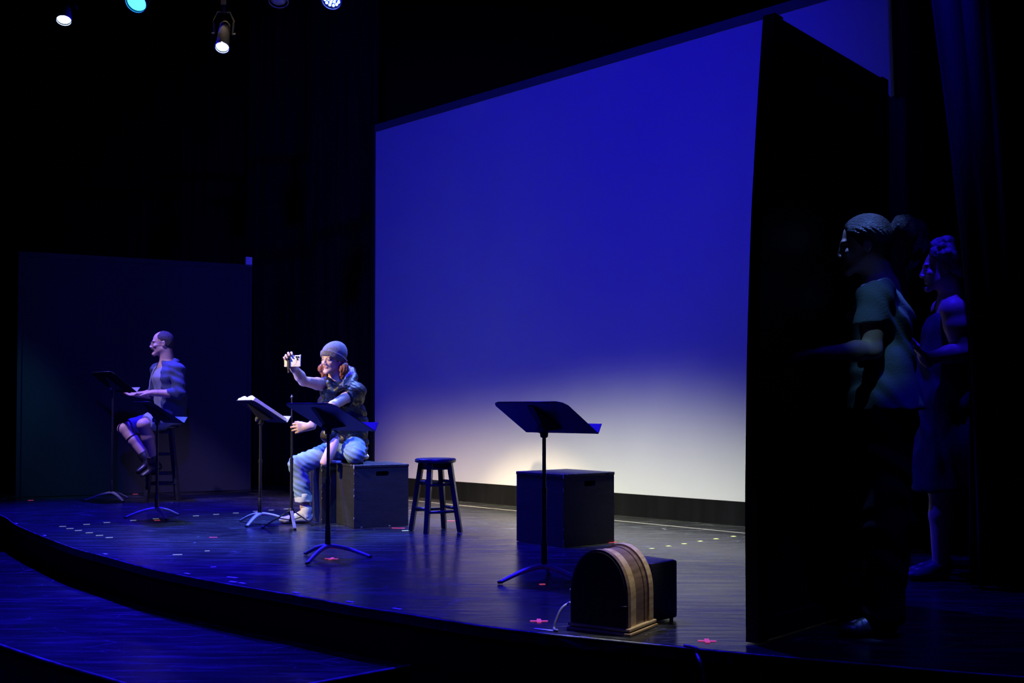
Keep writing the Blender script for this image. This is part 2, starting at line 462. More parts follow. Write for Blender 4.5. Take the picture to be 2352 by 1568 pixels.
# far-left scenic flat
LA = G(36, 1143); LB = Lx(577, 12.05); ld = (LB - LA).normalized(); ll = (LB - LA).length; ln_ = Vector((ld.y, -ld.x, 0))
t = thing('scenic_flat', 'wide dark blue scenic flat behind the seated man', 'flat', tuple(LA))
zl = P(45, 577, LA.y).z
def lf(u, z, d): v = LA + ld * (u * ll) + ln_ * d; return Vector((v.x, v.y, z))
def lslab(b, u0, u1, z0, z1, d0, d1):
    b.add([lf(u, z, d) for d in (d0, d1) for u, z in ((u0, z0), (u1, z0), (u1, z1), (u0, z1))],
          [(0, 1, 2, 3), (7, 6, 5, 4), (0, 4, 5, 1), (1, 5, 6, 2), (2, 6, 7, 3), (3, 7, 4, 0)])
b = MB(); lslab(b, 0, 1, 0.005, zl, 0, -0.03); b.build('panel', M_FLAT, t, world=True)
for u0 in (0.0, 0.985):
    b = MB(); lslab(b, u0, u0 + 0.015, 0.005, zl, 0.0, 0.01); b.build('stile', M_FLAT, t, world=True)
b = MB(); lslab(b, 0.015, 0.985, zl - 0.05, zl, 0.0, 0.01); b.build('top_rail', M_FLAT, t, world=True)
b = MB(); lslab(b, 0.97, 1.0, zl - 0.02, zl + 0.085, 0.01, -0.02); b.build('lit_patch', mat('lit_patch_pale', (0.75, 0.75, 0.8), 0.6, bump=(50, .1, one)), t, world=True)['label'] = 'added pale block standing in for a blue-lit patch at the top corner'  # added block, its pale colour stands in for a small blue-lit patch

# ------------------------------------------------------------------ boxes
def stage_box(origin, u, v, size, h, label, hole, group, seed):
    """u runs along the right-hand face from the near corner, v along the left-hand face"""
    t = thing('stage_box', label, 'box', tuple(origin), 0, group)
    u = u.normalized(); v = v.normalized(); su, sv = size
    W = lambda a, c, z: Vector(origin) + u * a + v * c + Vector((0, 0, z))
    e = 0.004
    b = MB()
    # carcass with a lid board and a hand hole cut through the right-hand face
    if hole:
        bm = bmesh.new()
        outer = [bm.verts.new((0, 0, 0.002)), bm.verts.new((su, 0, 0.002)), bm.verts.new((su, 0, h - 0.02)), bm.verts.new((0, 0, h - 0.02))]
        cx, cz, hw, hh = su * 0.515, h * 0.855, 0.052, 0.018
        ring = [(-hw, -hh * .4), (-hw * .85, -hh), (hw * .85, -hh), (hw, -hh * .4), (hw, hh * .4), (hw * .85, hh), (-hw * .85, hh), (-hw, hh * .4)]
        inner = [bm.verts.new((cx + a, 0, cz + c)) for a, c in ring]
        es = [bm.edges.new((outer[i], outer[(i + 1) % 4])) for i in range(4)] + [bm.edges.new((inner[i], inner[(i + 1) % 8])) for i in range(8)]
        bmesh.ops.triangle_fill(bm, edges=es, use_beauty=True)
        deep = [bm.verts.new((q.co.x, 0.05, q.co.z)) for q in inner]
        for i in range(8): bm.faces.new((inner[i], inner[(i + 1) % 8], deep[(i + 1) % 8], deep[i]))
        bm.faces.new(deep)
        back = [bm.verts.new((0, sv, 0.002)), bm.verts.new((su, sv, 0.002)), bm.verts.new((su, sv, h - 0.02)), bm.verts.new((0, sv, h - 0.02))]
        for i in range(4): bm.faces.new((outer[i], back[i], back[(i + 1) % 4], outer[(i + 1) % 4]))
        bm.faces.new(back)
        bm.verts.index_update()
        b.add([W(q.co.x, q.co.y, q.co.z) for q in bm.verts], [[q.index for q in f.verts] for f in bm.faces]); bm.free()
    else:
        b.add([W(a, c, z) for z in (0.002, h - 0.02) for a, c in ((0, 0), (su, 0), (su, sv), (0, sv))],
              [(0, 3, 2, 1), (4, 5, 6, 7), (0, 1, 5, 4), (1, 2, 6, 5), (2, 3, 7, 6), (3, 0, 4, 7)])
    b.build('carcass', M_BOX, t, world=True)
    b = MB(); bm = bmesh.new(); bmesh.ops.create_cube(bm, size=1)
    for q in bm.verts: q.co = Vector((q.co.x * (su + 2 * e), q.co.y * (sv + 2 * e), q.co.z * 0.02))
    bmesh.ops.bevel(bm, geom=bm.edges[:], offset=0.003, segments=1, affect='EDGES')
    R = Matrix((u, v, Vector((0, 0, 1)))).transposed()
    b.bm(bm, W(su / 2, sv / 2, h - 0.01), R); b.build('lid', M_BOX, t, world=True)
    b = MB(); rnd = random.Random(seed)
    def chip(c, axis, l, r=0.004):
        R2 = axis.to_track_quat('X', 'Z').to_matrix(); b.box(c, (l, r, r), R2)
    chip(W(-e, -e, h - 0.012), Vector((0, 0, 1)), 0.03, 0.006)
    for k in range(5):
        a = rnd.random()
        chip(W(-e * .3, -e * .3, 0.02 + a * (h - 0.06)), Vector((0, 0, 1)), rnd.uniform(.004, .016), rnd.uniform(.0022, .004))
        chip(W(a * su, -e * 1.1, h - 0.001), u, rnd.uniform(.006, .03), 0.003)
        if k < 3: chip(W(-e * 1.1, a * sv, h - 0.001), v, rnd.uniform(.006, .03), 0.003)
        if k < 2: chip(W(a * su, -0.001, 0.006), u, rnd.uniform(.006, .02), 0.004)
    o = b.build('paint_chips', M_CHIP, t, world=True); o['kind'] = 'stuff'; o['label'] = 'chipped pale edges'
    return t
O1 = G(813, 1213); U1 = G(937, 1206.6) - O1; V1 = Vector((-U1.y, U1.x, 0))
u1, v1 = U1.normalized(), V1.normalized()
stage_box(O1, U1, V1, (0.436, 0.436), 0.474, 'black wooden stage box with hand hole, under the seated performer', True, 'black stage boxes', 1)
O2 = O1 + v1 * 0.446 - u1 * 0.115
stage_box(O2, U1, V1, (0.436, 0.436), 0.474, 'black stage box mostly hidden behind the performer\'s box and leg', False, 'black stage boxes', 2)
O3 = G(1294, 1258); U3 = G(1410.7, 1245) - O3; V3 = Vector((-U3.y, U3.x, 0))
stage_box(O3, U3, V3, (U3.length, (G(1185, 1242.6) - O3).length), 0.474, 'empty black stage box with hand hole in front of the white pool of light', True, 'black stage boxes', 3)

# ------------------------------------------------------------------ stools
def stool(base, h, rz, label, seat_r=0.152, foot_r=0.19):
    t = thing('stool', label, 'stool', base, rz, 'round black wooden stools')
    m = mat('stool_black_wood', (0.02, 0.021, 0.026), 0.33, noise=(6, (0.035, 0.037, 0.045), (1, 1, 5)))
    b = MB(); b.lathe([(seat_r * .9, h - .032), (seat_r * .99, h - .026), (seat_r, h - .016), (seat_r * .985, h - .005), (seat_r * .93, h), (seat_r * .5, h - .003), (0.001, h - .004)], n=40)
    b.build('seat', m, t, smooth=50)
    b = MB()
    for k in range(4):
        a = k * PI / 2 + PI / 4; r = seat_r * .70
        p = [Vector((r * math.cos(a + s), r * math.sin(a + s), h - .055)) for s in (PI / 4 - PI / 4, PI / 2)]
        c = (p[0] + p[1]) / 2; R = (p[1] - p[0]).to_track_quat('X', 'Z').to_matrix()
        b.box(c, ((p[1] - p[0]).length, 0.02, 0.05), R)
    b.build('apron', m, t)
    top = lambda a: Vector((seat_r * .72 * math.cos(a), seat_r * .72 * math.sin(a), h - .03))
    foot = lambda a: Vector((foot_r * math.cos(a), foot_r * math.sin(a), 0.002))
    for k in range(4):
        a = k * PI / 2 + PI / 4
        b = MB(); A, B = foot(a), top(a); ax = B - A
        side = Vector((-math.sin(a), math.cos(a), 0)); fr = side.cross(ax).normalized()
        vs = []
        for q, s_ in ((A, .0165), (B, .0185)):
            for i, j in ((-1, -1), (1, -1), (1, 1), (-1, 1)): 
                v = q + side * s_ * i + fr * s_ * j
                vs.append(Vector((v.x, v.y, q.z)))
        b.add(vs, [(0, 3, 2, 1), (4, 5, 6, 7), (0, 1, 5, 4), (1, 2, 6, 5), (2, 3, 7, 6), (3, 0, 4, 7)])
        b.build('leg', m, t)
    for zr in ((.15, .345) if h < .6 else (.16, .26, .45)):
        for k in range(4):
            a0, a1 = k * PI / 2 + PI / 4, (k + 1) * PI / 2 + PI / 4
            z = zr + (0.02 if k % 2 else 0)
            f0 = z / (h - .03)
            p0 = foot(a0).lerp(top(a0), f0); p1 = foot(a1).lerp(top(a1), f0)
            b = MB(); b.tube([p0.lerp(p1, .04), p0.lerp(p1, .5), p0.lerp(p1, .96)], [.009, .012, .009], 10)
            b.build('rung', m, t, smooth=True)
    return t
sc = G(1000, 1220)
stool((sc.x, sc.y, 0), 0.535, math.radians(-106 - 45), 'short round black stool standing between the two boxes')
sm = G(372, 1147)
stool((sm.x, sm.y, 0), 0.735, math.radians(20), 'tall black stool under the man in shorts', 0.155, 0.21)

# ------------------------------------------------------------------ music stands
def desk_mesh(wd, hd, th, cut):
    return [(-wd, -hd), (wd, -hd), (wd, hd - cut * .8), (wd - cut * .35, hd - cut * .25), (wd - cut, hd), (-wd + cut, hd), (-wd + cut * .35, hd - cut * .25), (-wd, hd - cut * .8)]
def music_stand(base, zc, reader, label, base_rot=0.0, tilt=32, hd=.16):
    rz = math.atan2(reader[1], reader[0]) - PI / 2           # local +y points at the reader
    t = thing('music_stand', label, 'music stand', tuple(base), rz, 'black music stands')
    tl = math.radians(tilt)
    s = Vector((0, -math.cos(tl), math.sin(tl))); nn = Vector((0, math.sin(tl), math.cos(tl))); c = Vector((0, 0, zc))
    ztop = zc - 0.09
    b = MB(); b.tube([(0, 0, .07), (0, 0, .085), (0, 0, .2), (0, 0, .205)], [.016, .0175, .0165, .013], 16); b.build('collar', M_STAND, t, smooth=40)
    b = MB(); b.tube([(0, 0, .2), (0, 0, ztop * .62)], .0125, 16); b.build('lower_tube', M_STAND, t, smooth=40)
    b = MB(); b.tube([(0, 0, ztop * .6), (0, 0, ztop)], .0098, 16); b.tube([(0, 0, ztop * .6), (0, 0, ztop * .6 + .03)], .0145, 16); b.build('upper_tube', M_STAND, t, smooth=40)
    b = MB(); b.lathe([(.012, ztop - .015), (.02, ztop - .01), (.022, ztop + .01), (.017, ztop + .03), (.008, ztop + .04)], n=16); b.build('neck', M_STAND, t, smooth=40)
    b = MB(); Ry = Matrix.Rotation(PI / 2, 3, 'X')
    b.lathe([(.004, -.03), (.017, -.027), (.019, -.02), (.017, -.008), (.008, 0)], c=(0, -.012, ztop + .028), R=Matrix.Rotation(-PI / 2, 3, 'X'), n=18)
    b.build('knob', mat('knob_grey', (.12, .12, .14), .3, bump=(90, .1, one)), t, smooth=40)
    b = MB()                                                  # folded wedge bracket under the desk
    p = [c - s * .11 - nn * .004, c + s * .125 - nn * .004, Vector((0, -.0, ztop + .02))]
    vs = [q + Vector((sx * wdt, 0, 0)) for sx in (-1, 1) for q, wdt in ((p[0], .05), (p[1], .022), (p[2] + Vector((0, .012, 0)), .016), (p[2] + Vector((0, -.014, .004)), .016))]
    b.add(vs, [(0, 1, 3, 2), (4, 6, 7, 5), (0, 4, 5, 1), (1, 5, 7, 3), (3, 7, 6, 2), (2, 6, 4, 0)]); b.build('bracket', M_STAND, t)
    b = MB(); fn = lambda x, y, z: c + Vector((x, 0, 0)) + s * y + nn * z
    b.prism(desk_mesh(.255, hd, .003, .05), 0, .003, fn); dk = b.build('desk', M_STAND, t)
    b = MB()
    for a, d in (((-.2, hd - .001), (.2, hd - .001)),):
        b.tube([fn(a[0], a[1], -.002), fn(d[0], d[1], -.002)], .004, 8)
    b.build('rim', M_STAND, dk, smooth=True)
    b = MB()
    vs = [fn(x, y, z) for x in (-.255, .255) for y, z in ((-hd, 0.0), (.002 - hd, .058), (.005 - hd, .058), (.003 - hd, .003))]
    b.add(vs, [(0, 1, 2, 3), (7, 6, 5, 4), (0, 4, 5, 1), (1, 5, 6, 2), (2, 6, 7, 3), (3, 7, 4, 0)]); b.build('lip', mat('stand_lip_lit', (.34, .34, .36), .5, bump=(200, .05, one)), t)  # same lip as the black stand, paler to paint in the light it catches
    for k in range(3):
        a = base_rot - rz + k * 2 * PI / 3
        d = Vector((math.cos(a), math.sin(a), 0))
        pth = catmull([d * .006 + Vector((0, 0, .078)), d * .05 + Vector((0, 0, .074)), d * .12 + Vector((0, 0, .058)), d * .19 + Vector((0, 0, .033)), d * .245 + Vector((0, 0, .011))], 4)
        b = MB(); b.tube(pth, [.02 - .008 * i / (len(pth) - 1) for i in range(len(pth))], 12, flat=.75)
        lg = b.build('leg', M_STEEL, t, smooth=60)
        b = MB(); b.tube([d * .236 + Vector((0, 0, .0125)), d * .262 + Vector((0, 0, .009))], [.0125, .009], 10, flat=.8); b.build('foot_cap', M_STAND, lg, smooth=60)
    return t
gb = G(1250, 1334); music_stand((gb.x, gb.y, 0), 0.852, (.69, .72), 'music stand nearest the camera, in front of the empty box and pale screen', math.radians(-157), 31)
gb = G(753, 1284); music_stand((gb.x, gb.y, 0), 0.848, (.71, .70), 'empty music stand in front of the seated performer in the beanie', math.radians(-108), 28, .176)
gb = G(597, 1203); music_stand((gb.x, gb.y, 0), 0.878, (.87, .49), 'music stand carrying white script pages, left of the phone tripod', math.radians(-100), 33)
PS = (Vector((gb.x, gb.y, 0)), 0.878, (.87, .49), 33)
gb = G(360, 1190); music_stand((gb.x, gb.y, 0), 0.868, (.81, .58), 'low empty music stand in front of the man on the tall stool', math.radians(-55), 33)
gb = G(257, 1150); music_stand((gb.x, gb.y, 0), 1.157, (.72, .69), 'raised music stand at far left that the man reads from', math.radians(-165), 38)

# script pages lying on the third stand
pb, pzc, prd, ptl = PS
rz = math.atan2(prd[1], prd[0]) - PI / 2; tl = math.radians(ptl)
t = thing('script_pages', 'bright white script pages lying on the stand left of the tripod', 'papers', (pb.x, pb.y, pzc), rz)
s_ = Vector((0, -math.cos(tl), math.sin(tl))); nn_ = Vector((0, math.sin(tl), math.cos(tl)))
for k, (x0, x1, th) in enumerate(((-.225, -.003, .040), (.003, .225, .044))):
    b = MB(); m_ = 6; vs = []
    for i in range(m_ + 1):
        x = x0 + (x1 - x0) * i / m_; c = abs(x) / .225
        top = .006 + th * (0.55 + .45 * math.sin(PI * min(c * 1.2, 1)))
        for y, z in ((-.145, .004), (.150, .004), (.150, top), (-.145, top)):
            vs.append(Vector((x, 0, 0)) + s_ * y + nn_ * z)
    fs = [(0, 1, 2, 3), tuple(m_ * 4 + q for q in (3, 2, 1, 0))]
    for i in range(m_):
        for q in range(4): fs.append((i * 4 + q, i * 4 + (q + 1) % 4, i * 4 + 4 + (q + 1) % 4, i * 4 + 4 + q))
    b.add(vs, fs); b.build('page_stack', M_PAPER, t)

# ------------------------------------------------------------------ vintage radio and speaker
RA = G(1308, 1452); RB = G(1443, 1462); RC = G(1505, 1437)
rv = (RC - RB).normalized(); ru = Vector((rv.y, -rv.x, 0)); RW = 0.264; RA = RB - ru * RW; RD = 0.25; RH = 0.335
t = thing('vintage_radio', 'arched wooden tabletop radio seen from its dark back, at the stage edge', 'radio', tuple(RA))
M_RWOOD = mat('radio_wood', (0.52, 0.40, 0.24), 0.3, noise=(5, (0.34, 0.22, 0.11), (1.2, 1.2, 14)))
M_RDARK = mat('radio_dark_veneer', (0.20, 0.13, 0.09), 0.3, noise=(6, (0.11, 0.07, 0.05), (1.2, 1.2, 10)))
M_RBACK = mat('radio_back_board', (0.012, 0.007, 0.006), 0.8, bump=(80, .2, one))
def RP(a, z, d): return RA + ru * a + rv * d + Vector((0, 0, z))
def arch(wd, h, off=0.0, z0=0.03, nseg=26):
    """pointed-round cathedral outline, centred"""
    pts = [(-wd / 2, z0)]
    zs = h * 0.42
    pts.append((-wd / 2, zs))
    for i in range(1, nseg):
        a = PI - PI * i / nseg
        pts.append((wd / 2 * math.cos(a) * (1.0), zs + (h - zs) * (math.sin(a) ** 0.92)))
    pts += [(wd / 2, zs), (wd / 2, z0)]
    return pts
def arch_band(wd, h, d0, d1, name, m):
    b = MB(); b.prism([(x + RW / 2, z) for x, z in arch(wd, h)], d0, d1, lambda x, y, z: RP(x, y, z))
    return b.build(name, m, t, smooth=25, world=True)
arch_band(RW - .022, RH - .012, 0.000, 0.006, 'back_board', M_RBACK)
arch_band(RW - .004, RH - .002, 0.004, 0.030, 'rear_moulding', M_RDARK)
arch_band(RW - .012, RH - .006, 0.030, 0.085, 'veneer_band', M_RWOOD)
arch_band(RW - .018, RH - .009, 0.085, 0.165, 'veneer_band', M_RDARK)['label'] = 'dark middle veneer band'
arch_band(RW - .012, RH - .006, 0.165, 0.195, 'veneer_band', M_RDARK)
arch_band(RW + .002, RH + .002, 0.195, 0.235, 'front_moulding', M_RWOOD)
for z0, z1, e in ((0.0, 0.013, .012), (0.017, 0.030, .008)):
    b = MB()
    cc = RP(RW / 2, (z0 + z1) / 2, RD / 2); R = Matrix((ru, rv, Vector((0, 0, 1)))).transposed()
    b.box(cc, (RW + 2 * e, RD + 2 * e - .01, z1 - z0), R, bev=.004); b.build('base_moulding', M_RWOOD, t, world=True)
b = MB(); cc = RP(RW / 2, .015, RD / 2); b.box(cc, (RW, RD - .01, .008), R); b.build('base_core', M_RDARK, t, world=True)
b = MB(); b.tube([RP(RW - .03, .118, -.002), RP(RW - .006, .118, -.002)], .0025, 8); b.build('catch', M_STEELBRIGHT, t, world=True)
b = MB(); b.tube([RP(-.002, .155, .03), RP(-.014, .155, .03)], .007, 10); b.build('side_knob', M_RDARK, t, world=True)
# its flex
b = MB(); pth = catmull([RP(-.008, .10, .10), RP(-.014, .105, .06), RP(-.035, .085, .0), RP(-.048, .035, -.03), RP(-.05, .008, -.04), RP(-.034, .006, -.062), RP(-.018, .006, -.068)], 6)
b.tube(pth, .0055, 10); tag(b.build('flex', mat('grey_flex', (.3, .31, .33), .3, bump=(100, .05, one)), smooth=True), 'grey cable looping beside the left of the wooden radio', 'cable')

SA = G(1497, 1434); SB = G(1557, 1421); su_ = (SB - SA).normalized(); sv_ = Vector((-su_.y, su_.x, 0))
t = thing('speaker_box', 'small dark rounded speaker cabinet behind the arched radio', 'speaker', tuple(SA))
R = Matrix((su_, sv_, Vector((0, 0, 1)))).transposed()
sw_ = (SB - SA).length; sh = 0.248
b = MB(); b.box(SA + su_ * sw_ / 2 + sv_ * .11 + Vector((0, 0, sh / 2 + .006)), (sw_, .22, sh), R, bev=.014)
b.build('cabinet', mat('speaker_dark', (0.02, 0.02, 0.024), 0.38, bump=(150, .25, one)), t, smooth=40, world=True)
b = MB(); b.box(SA + su_ * sw_ / 2 + sv_ * .224 + Vector((0, 0, sh / 2 + .006)), (sw_ - .03, .012, sh - .03), R, bev=.003); b.build('grille', M_BLACK, t, world=True)
for a, c in ((.02, .02), (sw_ - .02, .02), (.02, .2), (sw_ - .02, .2)):
    b = MB(); b.lathe([(.008, 0), (.009, .004), (.009, .01)], c=SA + su_ * a + sv_ * c, n=12); b.build('foot', M_BLACK, t, world=True)

# cable over the stage edge
ce = G(1590, 1489)
b = MB(); pth = catmull([G(1572, 1482, .006), ce + Vector((.01, -.03, .008)), G(1598, 1497, -.01) + Vector((0, -.02, 0)), P(1608, 1520, 4.03), P(1616, 1545, 4.03), P(1620, 1575, 4.04), P(1622, 1640, 4.06)], 6)
b.tube(pth, .006, 10); tag(b.build('cable', mat('grey_flex', (.3, .31, .33)), smooth=True), 'pale cable hanging down over the stage edge right of the radio', 'cable')

# ------------------------------------------------------------------ tape marks
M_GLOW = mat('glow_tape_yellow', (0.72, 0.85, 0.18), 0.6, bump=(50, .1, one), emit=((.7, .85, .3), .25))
M_PINK = mat('pink_tape', (1.0, 0.09, 0.14), 0.6, bump=(50, .1, one), emit=((1.0, .11, .26), .45))  # emission stands in for the tape fluorescing under the blue light
M_WTAPE = mat('white_tape', (0.75, 0.78, 0.85), 0.6, bump=(50, .1, one))
def tape(px, py, L_, W_, ang, m, name, label, group, cross=False):
    c = G(px, py); b = MB(); d = Vector((math.cos(ang), math.sin(ang), 0)); e = Vector((-d.y, d.x, 0))
    def strip(c, d, e, l, wd, z):
        pts = [c + d * a * l / 2 + e * q * wd / 2 for a, q in ((-1, -1), (1, -1), (1, 1), (-1, 1))]
        b.prism([(p.x, p.y) for p in pts], z, z + .0012)
    strip(c, d, e, L_, W_, .0006)
    if cross: strip(c, e, d, L_, W_, .0019)
    o = b.build(name, m)
    return tag(o, label, 'tape', group)
ords = ['first', 'second', 'third', 'fourth', 'fifth', 'sixth', 'seventh', 'eighth', 'ninth', 'tenth']
rowA = [(144, 1208.6), (160.7, 1213.5), (180, 1218), (205, 1223.3), (228.6, 1229.4), (251, 1234.3)]
rowB = [(199, 1204), (245.5, 1199.7), (306, 1194.8), (358, 1191), (450, 1184.4), (496.5, 1181), (541.8, 1178), (587.7, 1174), (623, 1171.2), (658, 1168.8)]
rowC = [(1451.6, 1267), (1497, 1259.6), (1536, 1254), (1572, 1248.6), (1608.4, 1242.8), (1645, 1237.3), (1685, 1231.7)]
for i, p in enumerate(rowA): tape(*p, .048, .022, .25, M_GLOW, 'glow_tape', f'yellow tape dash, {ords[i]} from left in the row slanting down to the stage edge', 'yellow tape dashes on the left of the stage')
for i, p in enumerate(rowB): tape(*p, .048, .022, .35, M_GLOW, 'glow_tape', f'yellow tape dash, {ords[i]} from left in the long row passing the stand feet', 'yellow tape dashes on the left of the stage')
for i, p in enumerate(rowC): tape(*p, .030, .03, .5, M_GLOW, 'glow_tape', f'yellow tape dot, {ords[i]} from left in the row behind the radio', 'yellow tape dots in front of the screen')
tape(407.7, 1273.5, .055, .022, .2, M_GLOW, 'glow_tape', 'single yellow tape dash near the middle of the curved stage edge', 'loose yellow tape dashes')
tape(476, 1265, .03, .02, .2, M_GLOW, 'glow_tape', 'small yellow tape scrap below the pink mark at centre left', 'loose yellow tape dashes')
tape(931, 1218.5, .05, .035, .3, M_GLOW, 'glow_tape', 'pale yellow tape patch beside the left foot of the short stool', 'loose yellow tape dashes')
for px, py, l, a, cr, lb in ((489.7, 1233.7, .055, .1, False, 'pink tape mark on open floor left of the script stand'),
        (70.4, 1148.6, .05, .1, False, 'faint pink tape mark at the far left of the floor'),
        (311, 1134.5, .05, .1, False, 'faint pink tape mark on the floor by the tall stool'),
        (361, 1194.5, .045, .2, False, 'small red tape mark under the low stand before the man'),
        (761, 1283, .08, -.1, True, 'pink tape cross under the feet of the middle music stand'),
        (915, 1212.5, .10, -.1, False, 'long pink tape strip at the bottom corner of the performer\'s box'),
        (1036, 1196, .06, -.1, False, 'pink tape strip seen between the legs of the short stool'),
        (1407, 1245.3, .07, .6, False, 'pink tape strip at the right corner of the empty box'),
        (1245.5, 1341.5, .03, .2, False, 'small red tape scrap under the nearest music stand'),
        (1238, 1426, .075, .0, True, 'bright pink tape cross on the floor left of the radio'),
        (1624, 1472, .07, -.1, True, 'bright pink tape cross at the stage edge right of the radio')):
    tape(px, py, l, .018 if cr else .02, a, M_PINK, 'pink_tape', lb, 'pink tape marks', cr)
dash = [(8, 1145.5), (38, 1202), (103, 1229.5), (242, 1272), (430, 1317), (556, 1339), (680, 1361), (804, 1382), (912, 1398), (1250, 1446)]
dl = ['far left corner of the floor'] + [f'curved stage edge, {o} from the left' for o in ords[:8]] + ['stage edge left of the radio']
for (px, py), lb in zip(dash, dl):
    c0 = G(px - 8, py); i = min(range(n), key=lambda q: (edge[q] - c0).length); tg = (edge[min(i + 1, n - 1)] - edge[max(i - 1, 0)]).normalized()
    tape(px, py, .09 if px > 1200 else .05, .016, math.atan2(tg.y, tg.x) if px > 20 else .2, M_WTAPE, 'white_tape', f'white tape dash on the {lb}', 'white tape dashes along the stage edge')
for px, py, l, a, lb in ((533, 1326, .07, -.5, 'pale tape strip just inside the curved edge at lower left'), (490, 1302, .03, .5, 'small bluish tape square on the floor at lower left'),
                         (535, 1336, .05, -.6, 'narrow pale tape strip close to the edge at lower left'), (16, 1477, 0, 0, '')):
    if l: tape(px, py, l, .02, a, M_WTAPE, 'white_tape', lb, 'loose pale tape pieces')
A = G(870, 1142); B_ = G(1727, 1226); dd = (B_ - A).normalized(); B2 = A + dd * 6.0
e = Vector((-dd.y, dd.x, 0)) * .008
b = MB(); b.prism([(q.x, q.y) for q in (A - e, B2 - e, B2 + e, A + e)], .0006, .0018)
tag(b.build('tape_line', mat('cream_tape', (.36, .33, .28), .6, noise=(20, (.24, .22, .19), one))), 'long thin cream tape line on the floor along the foot of the screen', 'tape')

# ------------------------------------------------------------------ hanging stage lights
M_CAN = mat('lamp_can_black', (0.006, 0.006, 0.007), 0.75, spec=.15, bump=(40, .1, one))
def stage_light(px, py, Y, aim, r, label, col, strength, led=False):
    c = P(px, py, Y); ax = (Vector(aim) - c).normalized(); R = ax.to_track_quat('Z', 'Y').to_matrix()
    t = thing('stage_light', label, 'stage light', tuple(c), 0, 'hanging stage lights')
    b = MB(); b.lathe([(r * .5, -.30), (r * .8, -.27), (r * .95, -.12), (r * 1.02, 0), (r * 1.08, .004), (r * 1.08, .028), (r * .99, .028), (r * .97, .002), (0.001, -.002)], c=c, R=R, n=32)
    b.build('can', M_CAN, t, smooth=35, world=True)
    b = MB(); b.lathe([(r * 1.0, .026), (r * 1.09, .028), (r * 1.09, .034), (r * 1.0, .034), (r * 1.0, .026)], c=c, R=R, n=32, caps=False)
    b.build('rim', mat('lamp_rim', (.35, .38, .4), .3, .6, bump=(40, .05, one)), t, smooth=35, world=True)
    M_E = mat('lamp_glow_%d' % (strength * 10 + led), (.5, .5, .5), .3, emit=(col, strength))
    if led:
        ln_ob = None
        b = MB(); b.lathe([(r * .95, .0), (r * .95, .008), (.001, .008)], c=c, R=R, n=32); ln_ob = b.build('lens_plate', mat('lens_plate_blue', (.02, .03, .3), .2, emit=((.01, .02, 1.0), 1.5)), t, world=True)
        for rr, k in ((0, 1), (.38, 6), (.76, 12)):
            for q in range(k):
                a = 2 * PI * q / k
                v = R @ Vector((rr * r * math.cos(a), rr * r * math.sin(a), .012))
                b = MB(); b.lathe([(r * .15, -.004), (r * .15, .004), (r * .08, .010), (.001, .011)], c=c + v, R=R, n=10); b.build('diode', M_E, t, smooth=True, world=True)
    else:
        b = MB(); b.lathe([(r * .96, .004), (r * .9, .016), (r * .6, .03), (.001, .038)], c=c, R=R, n=32)
        b.build('lens', M_E, t, smooth=True, world=True)
    side = ax.cross(Vector((0, 0, 1))).normalized()
    b = MB(); m0 = c - ax * .14; top = m0 + Vector((0, 0, .30))
    pth = [m0 + side * (r + .02), m0 + side * (r + .03) + Vector((0, 0, .12)), m0 + side * (r * .9) + Vector((0, 0, .2)), m0 - side * (r * .9) + Vector((0, 0, .2)), m0 - side * (r + .03) + Vector((0, 0, .12)), m0 - side * (r + .02)]
    b.tube(pth, .012, 8); b.build('yoke', M_CAN, t, world=True)
    b = MB(); b.tube([m0 + Vector((0, 0, .19)), top], .018, 10); b.box(top, (.05, .05, .07)); b.build('clamp', M_CAN, t, world=True)
    for sg in (-1, 1):
        b = MB(); q = m0 + side * sg * (r + .022); b.tube([q, q + side * sg * .025], .02, 10); b.build('tilt_knob', M_CAN, t, world=True)
    return top
tops = [stage_light(147, 41, 10.2, (-3.6, 8.2, 0), .066, 'small white-blue stage light at the far upper left', (.55, .75, 1.0), 14.0),
        stage_light(315, 2, 8.6, (-3.6, 4.5, .2), .082, 'larger cyan-blue stage light cut by the top of the frame', (.02, .35, 1.0), 9.0),
        stage_light(511, 104, 9.6, (-2.3, 7.0, 0), .058, 'lowest white stage light, right of the other two', (.6, .8, 1.0), 14.0),
        stage_light(763, -4, 7.2, (-1.5, 4.6, 0), .062, 'blue multi-diode stage light at top centre', (.12, .2, 1.0), 8.0, True),
        stage_light(640, -4, 8.4, (-1.5, 7.0, 0), .07, 'unlit stage light at the top between the blue ones', (.0, .0, .05), 0.02)]
t = thing('lighting_pipe', 'dark pipe the stage lights hang from', 'pipe', (0, 9.9, tops[0].z + .05))
for i, tp in enumerate(tops):
    b = MB(); z = tp.z + .06; b.tube([(tp.x - .75, tp.y, z), (tp.x + .14, tp.y, z)], .024, 12)
    b.build('pipe_run', M_CAN, t, world=True)
    b = MB(); b.tube([(tp.x - .4, tp.y, z), (tp.x - .4, tp.y, 6.48)], .008, 6); b.tube([(tp.x + .08, tp.y, z), (tp.x + .08, tp.y, 6.48)], .008, 6); b.build('drop_line', M_CAN, t, world=True)

